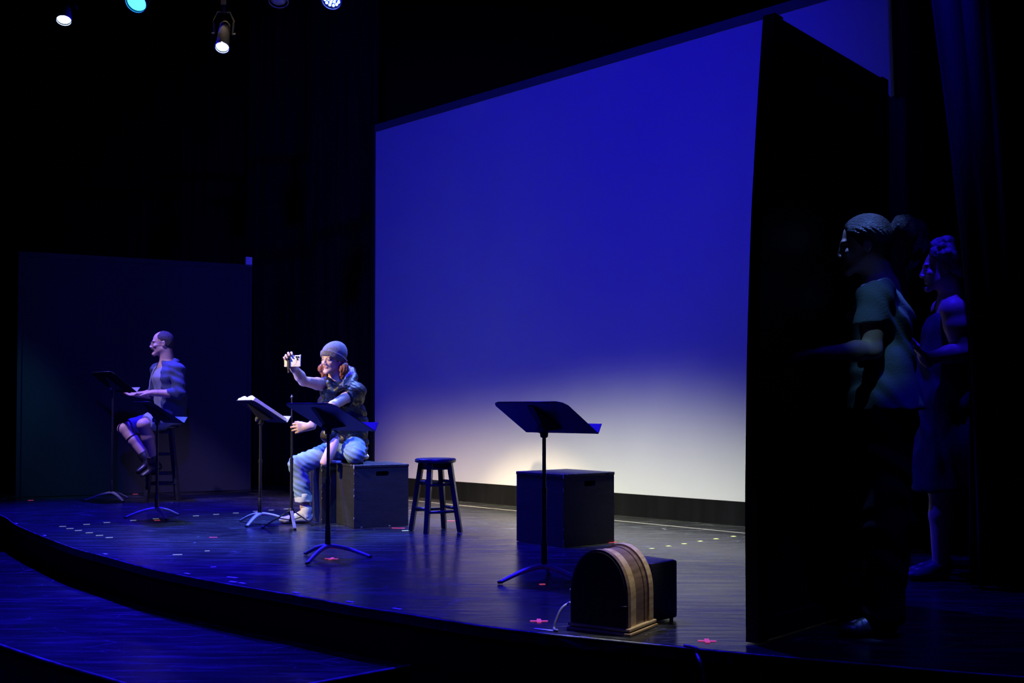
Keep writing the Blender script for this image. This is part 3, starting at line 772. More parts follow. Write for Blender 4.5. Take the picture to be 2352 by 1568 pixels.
# ------------------------------------------------------------------ people: one continuous skin grown around a skeleton
def V3(v): return np.array((v[0], v[1], v[2]), dtype=np.float32)
def axis(lo, hi, step, fine):
    out = [lo]; x = lo
    while x < hi:
        h = step
        for a, b_, s in fine:
            if a - s <= x <= b_: h = min(h, s)
        x += h; out.append(x)
    return np.array(out, dtype=np.float32)
class Skin:
    """a signed distance field that limbs, torso and clothes are blended into"""
    def __init__(s, lo, hi, step, fine=((), (), ())):
        s.ax = [axis(lo[i], hi[i], step, fine[i]) for i in range(3)]
        s.F = np.full([len(a) for a in s.ax], 0.2, dtype=np.float32)
    def sub(s, lo, hi):
        sl = []
        for i in range(3):
            a = np.searchsorted(s.ax[i], lo[i]); b_ = np.searchsorted(s.ax[i], hi[i])
            if b_ <= a: return None, None
            sl.append(slice(int(a), int(b_)))
        X, Y, Z = np.meshgrid(*[s.ax[i][sl[i]] for i in range(3)], indexing='ij', sparse=True)
        return tuple(sl), (X, Y, Z)
    def put(s, sl, d, k, cut):
        A = s.F[sl]
        if cut:
            d = -d
            h = np.maximum(k - np.abs(A - d), 0) / max(k, 1e-6); s.F[sl] = np.maximum(A, d) + h * h * k * .25
        else:
            h = np.maximum(k - np.abs(A - d), 0) / max(k, 1e-6); s.F[sl] = np.minimum(A, d) - h * h * k * .25
    def cone(s, a, b, ra, rb, k=.015, cut=False):
        a = V3(a); b = V3(b); m = max(ra, rb) + k + .02
        sl, g = s.sub(np.minimum(a, b) - m, np.maximum(a, b) + m)
        if sl is None: return
        ab = b - a; L2 = float(ab @ ab) + 1e-9
        q = [g[i] - a[i] for i in range(3)]
        t = np.clip((q[0] * ab[0] + q[1] * ab[1] + q[2] * ab[2]) / L2, 0, 1)
        d = np.sqrt((q[0] - t * ab[0]) ** 2 + (q[1] - t * ab[1]) ** 2 + (q[2] - t * ab[2]) ** 2) - (ra + (rb - ra) * t)
        s.put(sl, d, k, cut)
    def chain(s, pts, rs, k=.015, cut=False):
        for i in range(len(pts) - 1): s.cone(pts[i], pts[i + 1], rs[i], rs[i + 1], k, cut)
    def ell(s, c, axs, rad, k=.015, cut=False):
        c = V3(c); m = max(rad) + k + .02
        sl, g = s.sub(c - m, c + m)
        if sl is None: return
        q = [g[i] - c[i] for i in range(3)]
        u = [(q[0] * a[0] + q[1] * a[1] + q[2] * a[2]) for a in axs]
        k0 = np.sqrt(sum((u[i] / rad[i]) ** 2 for i in range(3))); k1 = np.sqrt(sum((u[i] / rad[i] ** 2) ** 2 for i in range(3)))
        s.put(sl, k0 * (k0 - 1) / np.maximum(k1, 1e-6), k, cut)
    def econe(s, a, b, side, wa, wb, k=.03, cut=False):
        """trunk piece: flattened cone, w = (half width, half depth)"""
        a = V3(a); b = V3(b); ab = b - a; L = float(np.linalg.norm(ab)); ax_ = ab / L
        sd_ = V3(side); sd_ = sd_ - ax_ * float(sd_ @ ax_); sd_ /= np.linalg.norm(sd_); fr = np.cross(ax_, sd_)
        m = max(wa + wb) + k + .02
        sl, g = s.sub(np.minimum(a, b) - m, np.maximum(a, b) + m)
        if sl is None: return
        q = [g[i] - a[i] for i in range(3)]
        z = q[0] * ax_[0] + q[1] * ax_[1] + q[2] * ax_[2]; x = q[0] * sd_[0] + q[1] * sd_[1] + q[2] * sd_[2]; y = q[0] * fr[0] + q[1] * fr[1] + q[2] * fr[2]
        t = np.clip(z / L, 0, 1); e = z - t * L
        rx = wa[0] + (wb[0] - wa[0]) * t; ry = wa[1] + (wb[1] - wa[1]) * t; mn = np.minimum(rx, ry)
        d = (np.sqrt((x / rx) ** 2 + (y / ry) ** 2 + (e / (mn * .8)) ** 2) - 1) * mn
        s.put(sl, d, k, cut)
    def plane(s, p, nrm, box=None, k=.004):
        """cut away the side the normal points to (inside an optional box)"""
        p = V3(p); nrm = V3(nrm) / np.linalg.norm(V3(nrm))
        lo, hi = box if box else ([a[0] for a in s.ax], [a[-1] + 1 for a in s.ax])
        sl, g = s.sub(lo, hi)
        if sl is None: return
        d = (g[0] - p[0]) * nrm[0] + (g[1] - p[1]) * nrm[1] + (g[2] - p[2]) * nrm[2]
        s.put(sl, -d, k, True)
    def folds(s, amp, freq, dirs, box=None, seed=0):
        lo, hi = box if box else ([a[0] for a in s.ax], [a[-1] + 1 for a in s.ax])
        sl, g = s.sub(lo, hi)
        if sl is None: return
        r = np.random.RandomState(seed); tot = 0
        for d in dirs:
            d = V3(d) / np.linalg.norm(V3(d)); o = r.normal(size=3) * .35
            w_ = (g[0] * (d[0] + o[0]) + g[1] * (d[1] + o[1]) + g[2] * (d[2] + o[2])) * freq * r.uniform(.8, 1.25)
            wob = 1.3 * np.sin(g[0] * 23 * r.uniform(.7, 1.4) + g[2] * 17 + r.uniform(0, 6)) + np.sin(g[1] * 19 + g[2] * 9 + r.uniform(0, 6))
            tot = tot + np.sin(w_ + wob)
        s.F[sl] += (amp / len(dirs)) * tot
    def mesh(s):
        F = s.F; xs, ys, zs = s.ax; S = F < 0
        for d in range(3):
            i0 = [slice(None)] * 3; i0[d] = 0; i1 = [slice(None)] * 3; i1[d] = -1
            S[tuple(i0)] = False; S[tuple(i1)] = False
        cnt = np.zeros([n_ - 1 for n_ in F.shape], dtype=np.int8)
        for i in (0, 1):
            for j in (0, 1):
                for k in (0, 1): cnt += S[i:F.shape[0] - 1 + i, j:F.shape[1] - 1 + j, k:F.shape[2] - 1 + k]
        act = (cnt > 0) & (cnt < 8); idx = np.full(act.shape, -1, dtype=np.int64); I, J, K = np.nonzero(act); idx[I, J, K] = np.arange(len(I))
        acc = np.zeros((len(I), 3)); num = np.zeros(len(I))
        cs = [(0, 0, 0), (1, 0, 0), (0, 1, 0), (1, 1, 0), (0, 0, 1), (1, 0, 1), (0, 1, 1), (1, 1, 1)]
        for a in range(8):
            for b_ in range(a + 1, 8):
                if sum(abs(cs[a][q] - cs[b_][q]) for q in range(3)) != 1: continue
                A, B = cs[a], cs[b_]
                fa = F[I + A[0], J + A[1], K + A[2]]; fb = F[I + B[0], J + B[1], K + B[2]]
                sa = S[I + A[0], J + A[1], K + A[2]]; sb = S[I + B[0], J + B[1], K + B[2]]
                cr = sa != sb; t = np.where(cr, fa / np.where(np.abs(fa - fb) < 1e-9, 1e-9, fa - fb), 0); t = np.clip(t, 0.02, .98)
                pa = np.stack([xs[I + A[0]], ys[J + A[1]], zs[K + A[2]]], 1); pb_ = np.stack([xs[I + B[0]], ys[J + B[1]], zs[K + B[2]]], 1)
                acc += np.where(cr[:, None], pa + (pb_ - pa) * t[:, None], 0); num += cr
        verts = acc / num[:, None]
        fs = []
        for d in range(3):
            n0 = [slice(1, -1)] * 3; n0[d] = slice(0, -1); n1 = [slice(1, -1)] * 3; n1[d] = slice(1, None)
            a = S[tuple(n0)]; b_ = S[tuple(n1)]; i, j, k = np.nonzero(a != b_); p = [i, j, k]
            for e in range(3):
                if e != d: p[e] = p[e] + 1
            sgn = a[i, j, k]
            e1, e2 = (d + 1) % 3, (d + 2) % 3
            def cell(o1, o2):
                q = [p[0].copy(), p[1].copy(), p[2].copy()]; q[e1] = q[e1] - o1; q[e2] = q[e2] - o2
                return idx[q[0], q[1], q[2]]
            quad = np.stack([cell(1, 1), cell(0, 1), cell(0, 0), cell(1, 0)], 1)
            quad[~sgn] = quad[~sgn][:, ::-1]; fs.append(quad)
        return verts, np.concatenate(fs)
    def build(s, name, m, parent, colour=None, relax=1):
        v, f = s.mesh()
        if relax:                                             # light smoothing of the skin
            n_ = len(v); e = np.concatenate([f[:, [0, 1]], f[:, [1, 2]], f[:, [2, 3]], f[:, [3, 0]]])
            for _ in range(relax):
                a = np.zeros_like(v); c = np.zeros(n_)
                for q in range(3): a[:, q] = np.bincount(e[:, 0], v[e[:, 1], q], n_) + np.bincount(e[:, 1], v[e[:, 0], q], n_)
                c = np.bincount(e[:, 0], None, n_) + np.bincount(e[:, 1], None, n_)
                v = v * .5 + .5 * a / np.maximum(c, 1)[:, None]
        wv = v
        if parent is not None:
            o = WORLD[parent.name].translation; v = v - np.array(o)[None, :]
        me = bpy.data.meshes.new(name); me.vertices.add(len(v)); me.vertices.foreach_set('co', v.astype(np.float32).ravel())
        me.loops.add(f.size); me.loops.foreach_set('vertex_index', f.astype(np.int32).ravel())
        me.polygons.add(len(f)); me.polygons.foreach_set('loop_start', np.arange(0, f.size, 4, dtype=np.int32))
        me.polygons.foreach_set('use_smooth', np.ones(len(f), dtype=bool))
        me.update(calc_edges=True); me.validate()
        if colour is not None:
            ca = me.color_attributes.new('Col', 'FLOAT_COLOR', 'POINT'); c4 = np.ones((len(v), 4), dtype=np.float32); c4[:, :3] = colour(wv)
            ca.data.foreach_set('color', c4.ravel())
        me.materials.append(m)
        return attach(link(bpy.data.objects.new(name, me)), parent)

def frame(Fd, Up):
    F_ = Vector(Fd).normalized(); U = Vector(Up); U = (U - F_ * U.dot(F_)).normalized(); R = F_.cross(U).normalized()
    return F_, U, R
def head(S, o, fr, s=1.0, male=False, mouth_open=0.0):
    F_, U, R = fr; o = Vector(o)
    W = lambda r, f, u: o + (R * r + F_ * f + U * u) * s
    A = [tuple(R), tuple(F_), tuple(U)]
    E = lambda p, rad, k=.012, cut=False: S.ell(W(*p), A, [q * s for q in rad], k * s, cut)
    K = lambda p, q, ra, rb, k=.01, cut=False: S.cone(W(*p), W(*q), ra * s, rb * s, k * s, cut)
    E((0, -.014, .045), (.074, .096, .080), .01)
    E((0, .022, -.02), (.063 if male else .057, .072, .088), .02)
    jw = .046 if male else .041; K((-jw, .005, -.052), (-.013, .070, -.097), .020, .015, .02); K((jw, .005, -.052), (.013, .070, -.097), .020, .015, .02)
    K((-.008, .079, -.100), (.008, .079, -.100), .016, .016, .015)
    K((-.036, .082, .024), (.036, .082, .024), .011, .011, .012)
    ck = .041 if male else .037; E((-ck, .066, -.020), (.020, .018, .016), .015); E((ck, .066, -.020), (.020, .018, .016), .015)
    for q in (-1, 1):
        E((q * .031, .101, .004), (.017, .015, .012), .010, True)
        E((q * .031, .0815, .003), (.0135, .0125, .0115), .002)
    K((0, .088, .014), (0, .106, -.024), .008, .0095, .012); E((0, .106, -.027), (.0095, .010, .009), .006)
    E((-.012, .100, -.032), (.008, .010, .008), .006); E((.012, .100, -.032), (.008, .010, .008), .006)
    E((0, .083, -.0535), (.021, .010, .007), .008); E((0, .0825, -.0655), (.018, .011, .0065), .008)
    S.ell(W(0, .097, -.0595), A, (.02 * s, .010 * s, (.0016 + mouth_open) * s), .003, True)
    for q in (-1, 1):
        E((q * .074, -.012, -.002), (.009, .019, .031), .005); E((q * .084, -.008, .001), (.005, .008, .013), .004, True)
    K((0, -.028, -.045), (0, -.045, -.135), .058 if male else .050, .060 if male else .050, .03)
def face_colour(o, fr, s, skin, lips, iris=(.03, .025, .02), brow=(.12, .07, .04)):
    F_, U, R = [np.array(q) for q in fr]; o = np.array(o)
    def fn(v):
        l = (v - o) / s; r = l @ R; f = l @ F_; u = l @ U
        c = np.tile(np.array(skin), (len(v), 1))
        def setc(mask, col): c[mask] = col
        on = f > .05
        setc(on & (np.abs(u + .059) < .012 - .018 * np.abs(r / .026) ** 2 * .5) & (np.abs(r) < .021) & (f > .076), lips)
        setc(on & (np.abs(u + .0595) < .0022) & (np.abs(r) < .022) & (f > .07), tuple(q * .25 for q in lips))
        for q in (-1, 1):
            d = np.sqrt(((r - q * .031) / .0125) ** 2 + ((u - .003) / .0050) ** 2)
            setc(on & (d < 1), (.40, .36, .34)); setc(on & (np.hypot(r - q * .031, u - .003) < .0052), iris)
            setc(on & (d > 1) & (d < 1.4) & (u > .003), (.06, .04, .03))
            setc(on & (np.abs(u - .0245 + .25 * (np.abs(r) - .033) ** 2 / .02) < .0042) & (np.abs(np.abs(r) - .033) < .019) & (r * q > 0), brow)
        return c
    return fn
def hand(S, wrist, d, palm, curls, thumb, s=1.0, side=1, spread=.10, thumb_curl=.4):
    """d: towards the fingers, palm: the way the palm faces; side: +1/-1 which edge carries the thumb"""
    d = Vector(d).normalized(); p = Vector(palm); p = (p - d * p.dot(d)).normalized(); w_ = d.cross(p).normalized() * side
    wrist = Vector(wrist)
    S.econe(wrist + d * .012 * s, wrist + d * .075 * s, w_, (.027 * s, .017 * s), (.040 * s, .014 * s), .012)
    S.cone(wrist - d * .03 * s, wrist + d * .02 * s, .025 * s, .023 * s, .015)
    tips = []
    for i, (o, ln_, r) in enumerate(((.029, .078, .0088), (.010, .086, .0090), (-.010, .080, .0087), (-.028, .063, .0078))):
        b0 = wrist + d * (.082 - .006 * abs(i - 1)) * s + w_ * o * s
        dr = (d + w_ * (o * spread / .03)).normalized(); ax_ = w_; q = b0 - dr * .018 * s; pts = [q, b0]
        ang = 0
        for seg, fr_ in enumerate((.45, .31, .24)):
            ang += curls[i] * (1.0, 1.1, .7)[seg]
            v = dr * math.cos(ang) + p * math.sin(ang); b0 = b0 + v * ln_ * fr_ * s; pts.append(b0)
        S.chain(pts, [r * 1.08 * s, r * 1.05 * s, r * s, r * .92 * s, r * .8 * s], .004); tips.append(b0)
    t0 = wrist + d * .022 * s + w_ * .020 * s; tv = Vector(thumb); tv = (d * tv.x + w_ * tv.y + p * tv.z).normalized()
    t1 = t0 + tv * .036 * s; tv2 = (tv + (d * .5 + p * .6) * thumb_curl).normalized(); t2 = t1 + tv2 * .032 * s; t3 = t2 + (tv2 + (d * .3 + p * .4) * thumb_curl).normalized() * .025 * s
    S.chain([t0, t1, t2, t3], [.0145 * s, .0115 * s, .0098 * s, .0078 * s], .008)
    return tips
def limb(S, a, b, ra, rm, rb, k=.02, belly=None, at=.35):
    a, b = Vector(a), Vector(b); m_ = a.lerp(b, at)
    if belly is not None: m_ += Vector(belly)
    S.chain([a, m_, b], [ra, rm, rb], k)
def shoe(S, heel, toe, h, wd=.046, up=Vector((0, 0, 1))):
    heel, toe = Vector(heel), Vector(toe); d = (toe - heel); L = d.length; d.normalize(); sd_ = d.cross(up).normalized()
    A = [tuple(d), tuple(sd_), tuple(up)]
    S.econe(heel + d * .035 + up * .022, heel + d * (L - .05) + up * .020, sd_, (.036, .020), (wd, .020), .02)
    S.ell(heel + d * (L - .06) + up * .026, A, (.062, wd, .028), .02)
    S.ell(heel + d * .055 + up * .045, A, (.058, .036, .048), .02)
    S.cone(heel + d * .06 + up * .06, heel + d * .055 + up * h, .038, .036, .02)
    S.cone(heel + d * .10 + up * .055, heel + d * (L - .10) + up * .035, .034, .030, .03)

M_SKIN = mat('skin', (.5, .3, .22), .5, attr=True, bump=(180, .08, one))
SKIN = (.62, .40, .30)
M_DENIM = mat('light_denim', (0.15, 0.26, 0.42), 0.85, noise=(9, (0.25, 0.38, 0.54), (1, 1, 2)), bump=(220, .25, one))
M_NYLON = mat('black_quilted_nylon', (0.010, 0.010, 0.014), 0.42, bump=(45, .55, (1, 1, 1.6)))
M_KNIT = mat('grey_knit', (0.13, 0.14, 0.19), 0.95, noise=(70, (0.20, 0.215, 0.28), one), bump=(120, .5, (1.6, 1.6, .6)))
M_AUBURN = mat('auburn_hair', (0.17, 0.05, 0.022), 0.45, noise=(26, (0.30, 0.10, 0.045), (1.5, 1.5, .5)), bump=(60, .9, (2, 2, .5)))
M_CANVAS = mat('cream_canvas', (0.62, 0.58, 0.46), 0.8, noise=(30, (0.7, 0.66, 0.56), one), bump=(150, .3, one))
M_SOCKW = mat('white_sock', (0.74, 0.75, 0.77), 0.9, bump=(200, .3, one))
M_POUCH = mat('pouch_black_leather', (0.03, 0.026, 0.022), 0.4, bump=(40, .4, one))

# --- seated performer in a beanie -------------------------------------------------
def bbox(*pts, m=.05):
    a = np.array([tuple(p) for p in pts]); return a.min(0) - m, a.max(0) + m
root_w = P(792, 1055, 8.80); root_w.z = 0.474
t = thing('person', 'person in grey beanie and black vest seated on a box, phone held out', 'person', tuple(root_w))
hd = P(763.5, 826.5, 8.66); hf = frame((-.50, -.86, -.04), (.10, .03, 1)); HS = .95
pel = P(795, 1030, 8.80); mid = P(793, 965, 8.78); chest = P(783, 908, 8.74); neckb = P(776, 878, 8.74)
shR, elR, wrR = P(746, 884, 8.66), P(697, 875, 8.44), P(673, 841, 8.29)
shL, elL, wrL = P(816, 899, 8.66), P(765, 931, 8.45), P(709, 980, 8.35)
hipR, knR, anR = P(778, 1034, 8.74), P(684, 1066, 8.60), P(701, 1168, 8.60)
hipL, knL, anL = P(812, 1026, 8.74), P(815, 1044, 8.36), P(820, 1044, 8.74)
shv = (shL - shR).normalized()
S = Skin((-1.95, 8.05, 0.0), (-1.0, 9.06, 1.44), .0062, (((hd.x - .11, hd.x + .11, .0036), (wrR.x - .09, wrR.x + .07, .0042)), ((hd.y - .12, hd.y + .1, .0040), (wrR.y - .1, wrR.y + .05, .0046)), ((hd.z - .12, hd.z + .11, .0036), (wrL.z - .06, wrL.z + .06, .0045))))
head(S, hd, hf, HS)
S.cone(hd - hf[1] * .05 * HS - hf[0] * .028 * HS, neckb, .050, .056, .03)
S.econe(pel, mid, shv, (.165, .115), (.135, .10), .05); S.econe(mid, chest, shv, (.135, .10), (.155, .115), .05)
S.econe(chest, neckb - Vector((0, 0, .02)), shv, (.155, .11), (.09, .075), .05)
S.cone(neckb - Vector((0, 0, .03)), shR, .055, .052, .04); S.cone(neckb - Vector((0, 0, .03)), shL, .055, .052, .04)
limb(S, shR, elR, .049, .047, .037, .02); limb(S, elR, wrR, .038, .041, .026, .015)
limb(S, shL, elL, .050, .046, .037, .02); limb(S, elL, wrL, .038, .040, .026, .015)
PHN = P(671, 829, 8.22)
# right hand: fingers over the top edge of the phone, thumb under it
hand(S, wrR + Vector((-.004, -.010, .0)), (-.35, -.25, .9), (.25, -.97, -.1), (.75, .80, .85, .85), (.35, .9, .5), 1.0, side=1, spread=.22)
# left hand wrapped around the tripod pole
GRIP = P(671, 985, 8.345)
hand(S, wrL, (-.95, -.12, -.10), (0, 1, -.05), (.60, .52, .50, .60), (.85, .40, .45), 1.05, side=-1, spread=.16, thumb_curl=.6)
limb(S, hipR, knR, .080, .074, .056, .03); limb(S, knR, anR, .055, .054, .036, .02)
limb(S, hipL, knL, .080, .074, .056, .03); limb(S, knL, anL, .055, .052, .034, .02)
S.cone(anR, P(706, 1187, 8.61), .034, .028); S.cone(anR - Vector((0, 0, .06)), P(668, 1192, 8.56), .028, .022)
S.cone(anL, anL + Vector((.02, .14, -.015)), .034, .026)
S.build('body', M_SKIN, t, face_colour(hd, hf, HS, SKIN, (.50, .24, .20), brow=(.26, .15, .10)))
def LW(r, f, u): return hd + (hf[2] * r + hf[0] * f + hf[1] * u) * HS
HA = [tuple(hf[2]), tuple(hf[0]), tuple(hf[1])]
# beanie: dome and turned-up cuff
S = Skin(hd - Vector((.15, .16, .08)), hd + Vector((.15, .16, .2)), .004)
S.ell(LW(0, -.022, .048), HA, (.092, .114, .100), .01); S.ell(LW(0, -.055, .080), HA, (.072, .078, .070), .03)
S.plane(LW(0, .08, .048), tuple(-hf[1] - hf[0] * -.62), None, .006)
S.build('beanie', M_KNIT, t, relax=2)
S = Skin(hd - Vector((.16, .17, .1)), hd + Vector((.16, .17, .2)), .004)
S.ell(LW(0, -.018, .045), HA, (.099, .121, .11), .01)
cn = (hf[1] + hf[0] * -.0 ).normalized(); cn = (hf[1] * 1.0 + hf[0] * -(-.55)).normalized()
cn = (hf[1] - hf[0] * .0).normalized()
tiltn = (hf[1] * 1.0 + hf[0] * -.45).normalized()
S.plane(LW(0, .09, .032), tuple(-tiltn), None, .010); S.plane(LW(0, .09, .088), tuple(tiltn), None, .014)
S.build('beanie_cuff', mat('dark_grey_knit', (.105, .10, .11), .95, noise=(70, (.17, .16, .17), one), bump=(120, .5, (1.6, 1.6, .6))), t, relax=2)
# hair at both sides of the face
for nm, pts, rs in (('hair', [LW(.074, -.03, -.01), LW(.090, -.02, -.045), LW(.104, -.01, -.085), LW(.088, .0, -.135)], [.018, .026, .030, .016]),
                    ('hair', [LW(-.072, -.040, -.025), LW(-.086, -.045, -.05), LW(-.098, -.040, -.080), LW(-.082, -.03, -.12)], [.018, .028, .032, .016])):
    lo, hi = bbox(*pts, m=.07)
    S = Skin(lo, hi, .0036); S.chain(pts, rs, .02)
    for q in range(7):
        a = pts[q % 4]; S.ell(a + Vector((math.sin(q * 2.1) * .02, math.cos(q * 1.7) * .02, math.sin(q * 3.3) * .02)), HA, (.022, .022, .03), .01)
    S.folds(.005, 240, ((1, 0, .15), (0, 1, .15), (1, 1, -.1)), None, 3); S.build(nm, M_AUBURN, t)
# quilted vest with short puffed sleeves and a big open collar
lo, hi = bbox(pel, shR, shL, chest, m=.24); lo[2] = pel.z - .03; hi[2] = neckb.z + .18
S = Skin(lo, hi, .0052)
S.cone(shL, shL.lerp(elL, .42), .074, .070, .03); S.cone(P(806, 902, 8.66), P(792, 912, 8.62), .052, .045, .03)
S.plane(shL.lerp(elL, .42), tuple(elL - shL), (shL - Vector((.19, .3, .2)), shL + Vector((.1, .1, .1))), .01)
S.econe(pel + Vector((0, 0, .05)), mid, shv, (.178, .135), (.165, .125), .05); S.econe(mid, chest, shv, (.165, .125), (.175, .132), .05)
S.econe(chest, neckb - Vector((0, 0, .035)), shv, (.175, .125), (.10, .09), .05)
S.cone(neckb - Vector((0, 0, .05)), shR.lerp(neckb, .1), .062, .064, .04); S.cone(neckb - Vector((0, 0, .05)), shL, .065, .075, .04)
S.cone(P(763, 905, 8.60), P(768, 950, 8.60), .065, .075, .03); S.cone(P(766, 876, 8.56), P(764, 889, 8.53), .030, .010, .012, True)
z_ = S.ax[2][None, None, :]; x_ = S.ax[0][:, None, None]; y_ = S.ax[1][None, :, None]
S.F += (-.012 * np.abs(np.sin(z_ * 36 + x_ * 7 - y_ * 4 + .6 * np.sin(x_ * 31))) + .006 + .0034 * np.sin(x_ * 75 + z_ * 55 + 2 * np.sin(z_ * 41)) * np.sin(y_ * 60 + z_ * 70 + x_ * 30)).astype(np.float32)
S.chain([P(797, 843, 8.86), P(808, 852, 8.82), P(812, 866, 8.74), P(806, 879, 8.64), P(793, 887, 8.57)], [.022, .030, .034, .032, .024], .02)
S.chain([P(796, 856, 8.88), P(803, 866, 8.80), P(802, 880, 8.68)], [.028, .032, .030], .03)
S.chain([P(750, 868, 8.62), P(755, 880, 8.575), P(764, 902, 8.55)], [.016, .022, .020], .02)
S.chain([P(790, 888, 8.56), P(778, 893, 8.545), P(765, 905, 8.55)], [.022, .020, .016], .02)
S.build('vest', M_NYLON, t)
lp = [P(790, 872, 8.545), P(806, 865, 8.60), P(805, 885, 8.565), P(788, 888, 8.53), P(778, 884, 8.53)]
b = MB(); b.add(lp + [q + Vector((0, .012, 0)) for q in lp], [(4, 3, 2, 1, 0), (5, 6, 7, 8, 9)] + [(i, (i + 1) % 5, 5 + (i + 1) % 5, 5 + i) for i in range(5)])
o = b.build('lapel', mat('grey_lining', (.14, .14, .14), .7, bump=(80, .3, one)), t, world=True); o['label'] = 'grey collar flap folded open'
b = MB(); b.lathe([(.006, 0), (.006, .003), (.001, .004)], c=P(783, 885, 8.53), R=Matrix.Rotation(PI / 2, 3, 'X'), n=12); b.build('snap', M_STEELBRIGHT, t, world=True)
# jeans
S = Skin((-1.9, 8.15, 0.2), (-1.0, 9.05, .80), .0056)
S.econe(pel - Vector((0, 0, .01)), pel + Vector((0, 0, .08)), shv, (.175, .125), (.165, .12), .04)
limb(S, hipR, knR, .094, .086, .073, .03); S.chain([knR, knR.lerp(anR, .45), anR.lerp(knR, .10)], [.070, .066, .066], .02)
limb(S, hipL, knL, .094, .088, .076, .03); limb(S, knL, anL, .070, .066, .055, .02)
S.folds(.0042, 70, ((.5, .6, 1), (.9, -.6, .5), (.3, 1, -.4)), None, 11); S.folds(.003, 200, ((.5, .3, 1),), None, 12)
cz = P(696, 1151, 8.6).z
S.plane((0, 0, cz), (0, 0, -1)); S.plane((0, 0, .476), (0, 0, -1), ((-1.35, 8.15, .3), (-1.0, 9.06, .5)), .01)
S.build('jeans', M_DENIM, t)
S = Skin((anR.x - .14, anR.y - .14, cz - .03), (anR.x + .14, anR.y + .14, cz + .09), .004)
S.cone((knR.lerp(anR, .75)), knR.lerp(anR, 1.0), .070, .070, .01); S.plane((0, 0, cz - .004), (0, 0, -1)); S.plane((0, 0, cz + .042), (.05, 0, 1))
S.folds(.002, 90, ((1, 1, .2),), None, 2)
S.build('rolled_cuff', mat('denim_inside', (.60, .64, .68), .9, bump=(200, .3, one)), t)['label'] = 'pale turned-up cuff'
S = Skin((anR.x - .1, anR.y - .1, .03), (anR.x + .12, anR.y + .1, .17), .004)
S.chain([P(702, 1161, 8.6), P(704, 1170, 8.6), P(703, 1184, 8.60)], [.040, .041, .043], .02); S.plane(P(703, 1160, 8.6), (0, 0, 1)); S.build('sock', M_SOCKW, t)
b = MB(); b.lathe([(.0425, -.0025), (.0435, 0), (.0425, .0025)], c=P(702, 1163.5, 8.6), n=24); b.build('sock_stripe', mat('dark_band', (.04, .03, .03), .8, bump=(80, .2, one)), t, world=True)
S = Skin((-1.95, 8.40, -.002), (-1.5, 8.72, .16), .004)
hl, to = P(719, 1197, 8.62), P(641, 1199, 8.54); hl.z = to.z = 0.003
shoe(S, hl, to, .085, .046); S.cone(P(703, 1180, 8.6), P(703, 1160, 8.6), .036, .036, .01, True); S.plane((0, 0, .004), (0, 0, -1))
S.build('sneaker', M_CANVAS, t)
S = Skin(anL + Vector((-.06, -.02, -.08)), anL + Vector((.22, .3, .08)), .005)
shoe(S, anL + Vector((.0, .0, -.047)), anL + Vector((.03, .25, -.047)), .06, .042); S.build('sneaker', M_CANVAS, t)
pc = P(757, 1000, 8.52)
S = Skin(pc - Vector((.12, .1, .1)), pc + Vector((.12, .1, .1)), .005); S.ell(pc, [(1, 0, 0), (0, 1, 0), (0, 0, 1)], (.072, .05, .06), .01); S.folds(.002, 70, ((1, 1, .4),), None, 8); S.build('waist_pouch', M_POUCH, t)
b = MB(); b.tube(catmull([P(742, 990, 8.56), P(758, 984, 8.5), P(775, 990, 8.5), P(790, 1004, 8.54)], 5), .010, 8, flat=.5); b.build('pouch_strap', M_POUCH, t, world=True)
b = MB(); b.box(P(775, 1001, 8.475), (.014, .012, .036), bev=.003); b.build('buckle', M_STEELBRIGHT, t, world=True)
t2 = thing('flask', 'pale pink cylinder with a domed end slung at the performer\'s waist', 'flask', tuple(P(755, 1040, 8.44)))
a_, b2 = P(773, 1008, 8.46), P(744, 1068, 8.42); axv = (b2 - a_); ln_f = axv.length
b = MB(); b.lathe([(.020, .0), (.030, .012), (.040, .05), (.044, .10), (.042, ln_f * .7), (.039, ln_f - .012), (.034, ln_f - .003), (.022, ln_f + .004), (.001, ln_f + .006)], c=a_, R=axv.to_track_quat('Z', 'Y').to_matrix(), n=32)
b.build('flask_body', mat('pale_pink', (.78, .50, .50), .55, bump=(60, .08, one)), t2, smooth=50, world=True)
b = MB(); b.lathe([(.012, -.022), (.017, -.02), (.018, .004)], c=a_, R=axv.to_track_quat('Z', 'Y').to_matrix(), n=20); b.build('flask_cap', M_STEELBRIGHT, t2, smooth=50, world=True)
nbp = P(766, 1056, 8.5); nbp.z = .474
b = MB(); b.box((nbp.x, nbp.y, .485), (.11, .075, .016), Matrix.Rotation(.3, 3, 'Z'), bev=.003); tag(b.build('notebook', mat('bluish_cover', (.35, .37, .5), .5, bump=(60, .1, one))), 'small closed notebook on the box beside the performer\'s knee', 'notebook')

